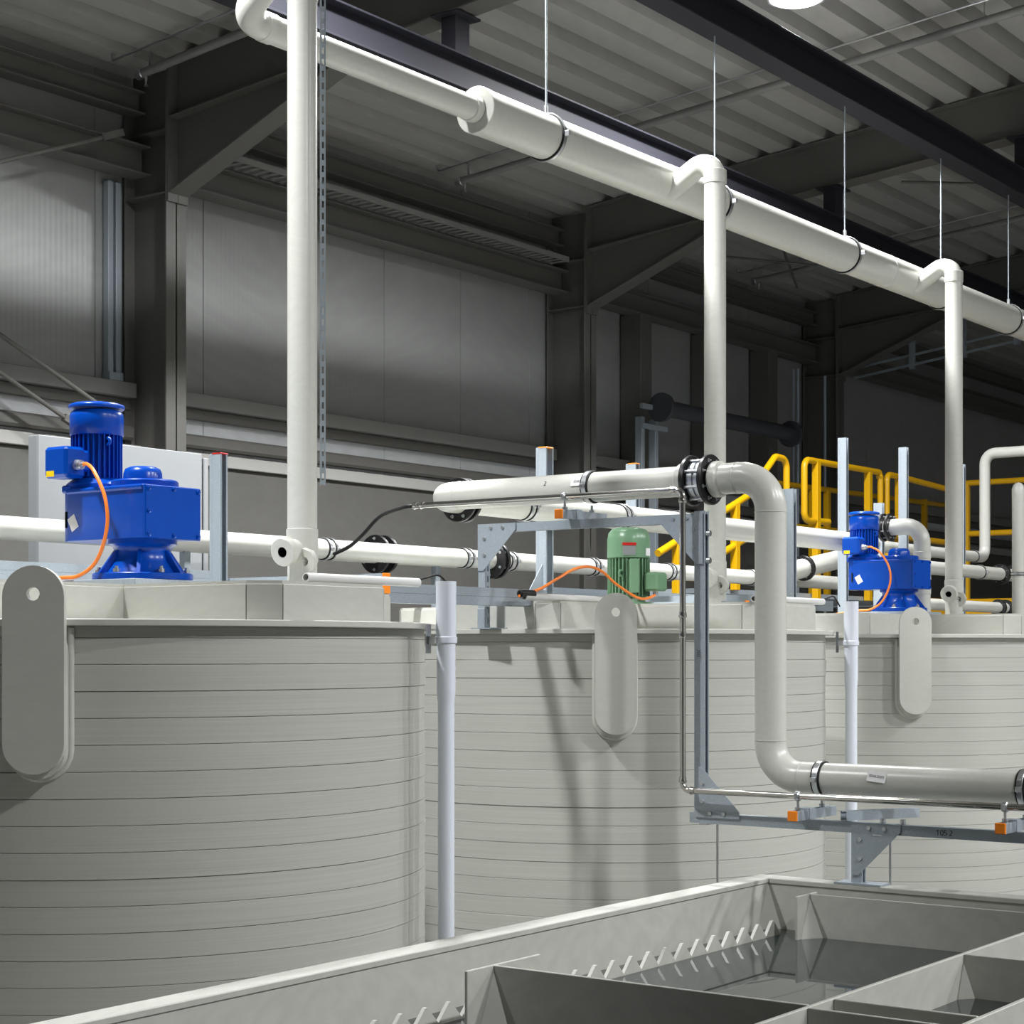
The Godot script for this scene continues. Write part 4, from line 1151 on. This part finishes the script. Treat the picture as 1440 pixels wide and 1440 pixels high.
# ---------------------------------------------------------------- settling basin
func build_basin() -> void:
	var rim := 1.22
	var zo := -3.86
	var zi := -3.765
	var xe := 7.06
	var x0 := -0.5
	var t := thing("settling_basin", "open grey plastic settling basin with dividing walls in the foreground", "basin", Vector3(xe, 0, zi))
	part(t, "long_wall", mb().span(Vector3(x0, 0, zi - 0.012), Vector3(xe, rim - 0.02, zi)), M.basin)
	part(t, "long_rim", mb().span(Vector3(x0, rim - 0.022, zo), Vector3(xe + 0.06, rim, zi + 0.006), 0.003), M.basin)
	part(t, "end_wall", mb().span(Vector3(xe - 0.045, 0, zi), Vector3(xe - 0.03, rim - 0.02, 0.4)), M.basin)
	part(t, "end_rim", mb().span(Vector3(xe - 0.05, rim - 0.0225, zi + 0.0065), Vector3(xe + 0.06, rim - 0.0005, 0.4), 0.003), M.basin)
	part(t, "base_plate", mb().span(Vector3(x0, 0.0, zo + 0.1), Vector3(xe, 0.03, 0.4)), M.basin)
	part(t, "front_wall", mb().span(Vector3(x0, 0, 0.4), Vector3(xe, rim - 0.1, 0.415)), M.basin)
	part(t, "near_wall", mb().span(Vector3(x0 - 0.015, 0, zi), Vector3(x0, rim - 0.02, 0.4)), M.basin)
	# dividing walls: [axis, position, from, to, top]
	part(t, "divider", mb().span(Vector3(x0, 0.03, -2.325), Vector3(xe - 0.05, rim - 0.001, -2.31), 0.002), M.basin)
	part(t, "divider", mb().span(Vector3(x0, 0.03, -1.885), Vector3(xe - 0.05, rim - 0.001, -1.87), 0.002), M.basin)
	part(t, "cross_wall", mb().span(Vector3(4.565, 0.03, -3.41), Vector3(4.577, rim - 0.001, -2.326), 0.002), M.basin)
	part(t, "cross_wall_flange", mb().span(Vector3(4.43, 0.7, -3.422), Vector3(4.82, rim - 0.0005, -3.411), 0.002), M.basin)
	for xx in [4.53, 4.69, 5.63]:
		part(t, "cross_wall", mb().span(Vector3(xx, 0.03, -2.309), Vector3(xx + 0.012, rim - 0.001, -1.886), 0.002), M.basin)
	for xx in [4.9, 5.4, 6.2]:
		part(t, "cross_wall", mb().span(Vector3(xx - 0.35, 0.03, -1.869), Vector3(xx - 0.338, rim - 0.03, 0.4), 0.002), M.basin)
	part(t, "baffle", mb().span(Vector3(6.89, 0.5, -3.50), Vector3(6.90, 1.185, -2.33), 0.002), M.basin)
	part(t, "baffle_flange", mb().span(Vector3(6.78, 0.5, -3.512), Vector3(6.96, 1.185, -3.501), 0.002), M.basin)
	# corner gussets
	for g in [Vector3(xe - 0.045, 1.20, zi), Vector3(6.889, 1.165, -3.50), Vector3(5.629, 1.19, -2.309), Vector3(4.564, 1.20, -3.41)]:
		var m := mb()
		var p0: Vector3 = g
		var p1 := Vector3(p0.x - 0.13, 0.9, p0.z)
		var p2 := Vector3(p0.x, 0.9, p0.z + 0.10)
		var pc := Vector3(p0.x, 0.9, p0.z)
		var nf := (p1 - p0).cross(p2 - p0).normalized()
		if nf.dot(Vector3(-1, 0, 1)) < 0.0: nf = -nf
		m.tri(p0, p1, p2, nf, nf, nf)
		m.tri(p1, p2, pc, Vector3.DOWN, Vector3.DOWN, Vector3.DOWN)
		m.tri(p0, p1, pc, Vector3.FORWARD, Vector3.FORWARD, Vector3.FORWARD)
		m.tri(p0, p2, pc, Vector3.RIGHT, Vector3.RIGHT, Vector3.RIGHT)
		part(t, "corner_gusset", m, M.basin)
	# V-notch overflow weir along the long wall
	var zw := -3.64
	var notch := 1.012
	var peak := 1.069
	var pitch := 0.1215
	var x := 5.48 - pitch * 26
	var w := thing("overflow_weir", "grey V-notched overflow weir standing in the basin along its long wall", "weir", Vector3(5.0, 0.8, zw))
	part(w, "weir_plate", mb().span(Vector3(x, 0.82, zw - 0.006), Vector3(6.86, notch - 0.004, zw + 0.006)), M.basin)
	var tooth := mb().prism([Vector2(-pitch / 2, -0.006), Vector2(pitch / 2, -0.006), Vector2(pitch / 2, 0.0), Vector2(0.006, peak - notch), Vector2(-0.006, peak - notch), Vector2(-pitch / 2, 0.0)], Vector3(0, 0, -0.007), Vector3.RIGHT, Vector3.UP, 0.014).mesh()
	while x < 6.86:
		if x < 4.55 or x > 4.60:
			piece(w, "tooth", tooth, M.basin, Transform3D(Basis(), Vector3(x, notch, zw)))
		x += pitch
	for k in 6:
		part(w, "clip_bolt", mb().lathe(ring_profile(0, 0.012, 0.02), Vector3(3.2 + k * 0.73, notch - 0.02, zw + 0.012), Vector3.BACK, 6), M.zinc)
	# water, one body per compartment group
	var wa := thing("basin_water", "still dark water in the main basin compartment, mirroring the tanks", "water", Vector3(4, 0.05, -3))
	wa.set_meta("kind", "stuff")
	part(wa, "water_body", mb().span(Vector3(x0 + 0.002, 0.04, zi + 0.002), Vector3(xe - 0.047, 1.006, -2.327)), M.water)
	var wc := thing("basin_water", "greenish water in the narrow middle compartment of the basin", "water", Vector3(5, 0.05, -2))
	wc.set_meta("kind", "stuff")
	part(wc, "water_body", mb().span(Vector3(x0 + 0.002, 0.04, -2.308), Vector3(xe - 0.047, 1.08, -1.887)), M.water)
	var wd := thing("basin_water", "water in the nearest basin compartment beyond the second divider", "water", Vector3(5, 0.05, -1))
	wd.set_meta("kind", "stuff")
	part(wd, "water_body", mb().span(Vector3(x0 + 0.002, 0.04, -1.868), Vector3(xe - 0.047, 1.0, 0.398)), M.water)

# ---------------------------------------------------------------- far end: platform, railings, pipes
func rail_tube(p: Node, called: String, pts: Array, z: float, r := 0.03, bend := 0.08) -> void:
	var q := []
	for a in pts:
		q.append(on_z(a[0], a[1], z))
	if q.size() > 2:
		q = fillet(q, bend, 6)
	part(p, called, mb().tube(q, r, 12), M.yellow)

func rail_post(p: Node, px: float, y0: float, y1: float, z: float) -> void:
	var a := on_z(px, y0, z)
	var b := on_z(px, y1, z)
	part(p, "post", mb().span(Vector3(a.x - 0.035, b.y, z - 0.03), Vector3(a.x + 0.035, a.y, z + 0.03), 0.004), M.yellow)

func build_far() -> void:
	var z := -7.6
	var pf := thing("platform", "yellow edged steel platform at the far end of the hall", "platform", Vector3(15, 0, -8))
	part(pf, "deck_plate", mb().span(Vector3(13.2, 2.68, -9.3), Vector3(18.0, 2.72, z - 0.04)), M.galv)
	part(pf, "edge_beam", mb().span(Vector3(16.9, 2.5, z - 0.04), Vector3(18.2, 2.74, z - 0.0), 0.004), M.yellow)
	part(pf, "deck_plate", mb().span(Vector3(18.25, 2.68, -9.3), Vector3(21.5, 2.72, -4.5)), M.galv)
	part(pf, "edge_beam", mb().span(Vector3(18.2, 2.52, -7.59), Vector3(18.24, 2.74, -4.5), 0.004), M.yellow)
	for q in [Vector3(13.4, 0, -7.7), Vector3(17.9, 0, -7.7), Vector3(18.4, 0, -4.8), Vector3(21.3, 0, -4.8), Vector3(21.3, 0, -9.1)]:
		part(pf, "leg", mb().span(q - Vector3(0.06, 0, 0.06), q + Vector3(0.06, 2.67, 0.06), 0.004), M.yellow)
	var a := thing("guard_rail", "yellow guard rail with a rounded closed end along the far platform", "railing", on_z(1180, 800, z))
	rail_tube(a, "hoop", [[1236, 672], [1241, 665], [1131, 646], [1131, 732], [1165, 734]], z)
	rail_tube(a, "end_drop", [[1238, 668], [1238, 735]], z)
	rail_post(a, 1148, 648, 845, z)
	rail_post(a, 1221, 664, 845, z)
	var b := thing("guard_rail", "yellow guard rail hoop behind the far pipe elbow", "railing", on_z(1260, 800, z))
	rail_tube(b, "hoop", [[1247, 790], [1247, 667], [1268, 671], [1340, 690]], z, 0.03, 0.07)
	rail_tube(b, "knee_rail", [[1247, 752], [1340, 764]], z)
	rail_post(b, 1264, 671, 845, z)
	var c := thing("guard_rail", "yellow guard rail crossing behind the far riser towards the hall", "railing", Vector3(18.22, 2.74, -7))
	for y in [3.95, 3.42]:
		part(c, "rail", mb().tube([Vector3(18.22, y, -7.58), Vector3(18.22, y, -4.6)], 0.03, 12), M.yellow)
	for q in [-7.45, -6.2, -5.0]:
		part(c, "post", mb().span(Vector3(18.19, 2.52, q - 0.035), Vector3(18.25, 3.95, q + 0.035), 0.004), M.yellow)
	var e := thing("guard_rail", "yellow guard rail at the wall side of the far platform", "railing", on_z(1200, 800, -9.2))
	rail_tube(e, "rail", [[1092, 679], [1240, 699], [1340, 712]], -9.2)
	rail_tube(e, "rail", [[1092, 737], [1340, 765]], -9.2)
	for px in [1142.0, 1163.0, 1272.0, 1300.0]:
		rail_post(e, px, 688 if px < 1200 else 702, 845, -9.2)
	var s := thing("stair_railing", "yellow stair handrail climbing to the far platform", "railing", on_z(1034, 830, z))
	rail_tube(s, "handrail", [[925, 778], [1052, 697], [1090, 642], [1106, 646], [1106, 740]], z, 0.03, 0.09)
	rail_tube(s, "knee_rail", [[960, 812], [1085, 735]], z)
	rail_post(s, 952, 762, 845, z)
	rail_post(s, 1034, 708, 830, z)
	# inlet pipe of the far tank
	var ix := 12.05
	var iz := -5.25
	var iy := 3.075
	var i := thing("inlet_pipe", "grey pipe bending down into the far tank behind its blue drive", "pipe", Vector3(ix, LID_Y, iz))
	part(i, "pipe_run", mb().tube(fillet([Vector3(ix, FLANGE_Y + 0.002, iz), Vector3(ix, iy, iz), Vector3(ix, iy, -5.6)], 0.12, 12), 0.058, 28), M.pipe)
	flange(i, Vector3(ix, iy, -5.49), Vector3.BACK, 0.10, 0.022, 8, 0.026)
	flange(i, Vector3(ix, iy, -5.54), Vector3.BACK, 0.10, 0.022, 8, 0.026)
	for yy in [2.48, 2.62, 2.72, 2.87]:
		sleeve(i, "socket", Vector3(ix, yy, iz), Vector3.UP, 0.0615, 0.05, M.pipe)
	# pipes at the right
	var X := Vector3.RIGHT
	var p1 := thing("service_pipe", "grey pipe running past the far riser and turning up beside the yellow post", "pipe", Vector3(13.8, 3.04, -6.3))
	var u := on_z(1385, 780, -6.3)
	part(p1, "pipe_run", mb().tube(fillet([Vector3(12.0, 3.04, -6.3), Vector3(u.x, 3.04, -6.3), Vector3(u.x, 3.98, -6.3), Vector3(u.x, 3.98, -3.5)], 0.1, 10), 0.048, 24), M.pipe)
	clamp_ring(p1, Vector3(u.x - 0.25, 3.04, -6.3), X, 0.048, 0.025)
	var p2 := thing("service_pipe", "grey pipe with black couplings at the height of the platform edge", "pipe", Vector3(14, 2.87, -6.0))
	part(p2, "pipe_run", mb().tube([Vector3(on_z(1292, 800, -6.0).x, 2.87, -6.0), Vector3(20.0, 2.87, -6.0)], 0.056, 24), M.pipe)
	clamp_ring(p2, Vector3(on_z(1378, 800, -6.0).x, 2.87, -6.0), X, 0.056, 0.025)
	for px in [1407.0, 1424.0]:
		flange(p2, Vector3(on_z(px, 803, -6.0).x, 2.87, -6.0), X, 0.09, 0.05, 8, 0.035)
	var p3 := thing("service_pipe", "low grey pipe with a black coupling just above the far tank's lid", "pipe", Vector3(13, 2.56, -5.75))
	part(p3, "pipe_run", mb().tube([Vector3(12.75, 2.56, -5.75), Vector3(18.1, 2.56, -5.75)], 0.045, 24), M.pipe)
	for px in [1404.0, 1414.0]:
		flange(p3, Vector3(on_z(px, 848, -5.75).x, 2.56, -5.75), X, 0.07, 0.04, 6, 0.03)
	var p4 := thing("standpipe", "grey standpipe with a rounded end at the right of the far riser", "pipe", Vector3(13.2, 0, -4.4))
	var v := on_z(1432, 760, -4.9)
	part(p4, "pipe_run", mb().tube([Vector3(v.x, 0.0, -4.9), Vector3(v.x, 3.38, -4.9)], 0.045, 24), M.pipe)
	part(p4, "end_cap", mb().lathe([Vector2(0.0, 0.05), Vector2(0.02, 0.046), Vector2(0.037, 0.03), Vector2(0.046, 0.0), Vector2(0.046, -0.06)], Vector3(v.x, 3.38, -4.9), Vector3.UP, 24, true), M.pipe)
	clamp_ring(p4, Vector3(v.x, 2.76, -4.9), Vector3.UP, 0.045, 0.025)
	# big pipe crossing behind the middle riser at lid height
	var p5 := thing("manifold_pipe", "inclined grey pipe between the middle and far tanks", "pipe", on_z(1170, 790, -6.45))
	part(p5, "pipe_run", mb().tube([on_z(1105, 805, -6.55), on_z(1215, 778, -6.55)], 0.075, 24), M.pipe)
	flange(p5, on_z(1130, 799, -6.55), (on_z(1215, 778, -6.55) - on_z(1105, 805, -6.55)).normalized(), 0.10, 0.03, 8, 0.026)
	# dark pipe on the wall
	var wz := -9.75
	var da := on_z(930, 573, wz)
	var db := on_z(1112, 606, wz)
	var d := thing("dark_wall_pipe", "dark grey pipe with blind flanges along the wall behind the middle riser", "pipe", da)
	part(d, "pipe_run", mb().tube([da + Vector3(0.02, 0, 0), Vector3(db.x, da.y, wz)], 0.085, 24), M.dark_pipe)
	for x in [da.x, db.x]:
		part(d, "blind_flange", mb().lathe(ring_profile(0.0, 0.15, 0.05, 0.006), Vector3(x, da.y, wz), X, 32), M.dark_pipe)
	var k := thing("wall_bracket", "galvanised bracket frame carrying the dark wall pipe", "bracket", on_z(915, 660, -9.9))
	for px in [907.0, 926.0]:
		var q := on_z(px, 600, -9.85)
		part(k, "upright", mb().span(Vector3(q.x - 0.03, 0.0, -9.95), Vector3(q.x + 0.03, da.y - 0.1, -9.87), 0.003), M.galv)
	var q0 := on_z(905, 590, -9.85)
	part(k, "cross_bar", mb().span(Vector3(q0.x - 0.05, da.y - 0.22, -9.865), Vector3(da.x + 0.25, da.y - 0.17, -9.825), 0.003), M.galv)
	part(k, "cross_bar", mb().span(Vector3(q0.x - 0.05, da.y - 0.02, -9.865), Vector3(da.x - 0.04, da.y + 0.03, -9.825), 0.003), M.galv)
	# conduits by the third column
	var cds := [[1116.0, "left of the third column", -10.0], [1122.0, "grey, on the third column's edge", -9.94], [1160.0, "on the third column's web", -9.94]]
	for cd in cds:
		var q := on_z(cd[0], 560, cd[2])
		var c2 := thing("wall_conduit", "thin vertical conduit %s" % cd[1], "conduit", Vector3(q.x, 0, cd[2]))
		part(c2, "conduit_tube", mb().tube([Vector3(q.x, 0.0, cd[2]), Vector3(q.x, 5.5, cd[2])], 0.018, 10), M.galv)
	var tr := thing("cable_ladder", "grey cable ladder hung under the far rafter on slanted straps", "cable tray", on_x(1240, 525, 20.9))
	var ta := on_x(1200, 532, 20.9)
	var tb := on_x(1470, 470, 20.9)
	for yy in [0.0, 0.12]:
		part(tr, "side_rail", mb().bar(ta + Vector3(0, yy, 0), tb + Vector3(0, yy, 0), 0.012, 0.03), M.galv)
	for kk in 3:
		var m0 := ta.lerp(tb, 0.32 + 0.27 * kk)
		part(tr, "strap", mb().span(m0 + Vector3(-0.03, -0.05, -0.03), Vector3(m0.x + 0.03, roof_y(m0.z) - 0.3, m0.z + 0.03)), M.galv)

# ---------------------------------------------------------------- start
func _ready() -> void:
	var cam := Camera3D.new()
	cam.name = "Camera"
	cam.position = Vector3(0, EYE, 0)
	cam.basis = Basis(RGT, Vector3.UP, -FWD).orthonormalized()
	cam.near = 0.1
	cam.far = 100.0
	cam.set_frustum(0.1 * 1440.0 / F, Vector2(0, 0.1 * (HORIZON - 720.0) / F), 0.1, 100.0)
	add_child(cam)
	cam.current = true
	var we := WorldEnvironment.new()
	we.name = "WorldEnvironment"
	var env := Environment.new()
	env.background_mode = Environment.BG_COLOR
	env.background_color = Color(0, 0, 0)
	env.ambient_light_source = Environment.AMBIENT_SOURCE_DISABLED
	env.tonemap_mode = Environment.TONE_MAPPER_LINEAR
	env.tonemap_exposure = 1.9
	env.sdfgi_enabled = true
	env.ssao_enabled = true
	env.ssil_enabled = true
	we.environment = env
	add_child(we)
	make_materials()
	M.steel_rail = mat(Color(0.50, 0.50, 0.49), 0.45)
	var E := 30.0
	lamp(Vector3(11.6, 6.8, -6.0), "glowing round high bay lamp above the long header pipe", E)
	lamp(Vector3(7.6, 6.8, -6.0), "glowing round high bay lamp above the gap between the first two tanks", E)
	lamp(Vector3(3.6, 6.8, -6.0), "glowing round high bay lamp above the near side of the first tank", E)
	lamp(Vector3(4.2, 7.6, 3.2), "glowing round high bay lamp across the basin from the first tank", E)
	lamp(Vector3(8.2, 7.6, 3.2), "glowing round high bay lamp across the basin from the middle tank", E)
	lamp(Vector3(12.2, 7.6, 3.2), "glowing round high bay lamp across the hall from the far tank", E)
	lamp(Vector3(16.2, 7.6, 3.2), "glowing round high bay lamp across the hall from the yellow railings", E)
	build_shell()
	build_steel()
	build_tanks()
	build_header()
	build_frame()
	build_collector()
	build_basin()
	build_far()
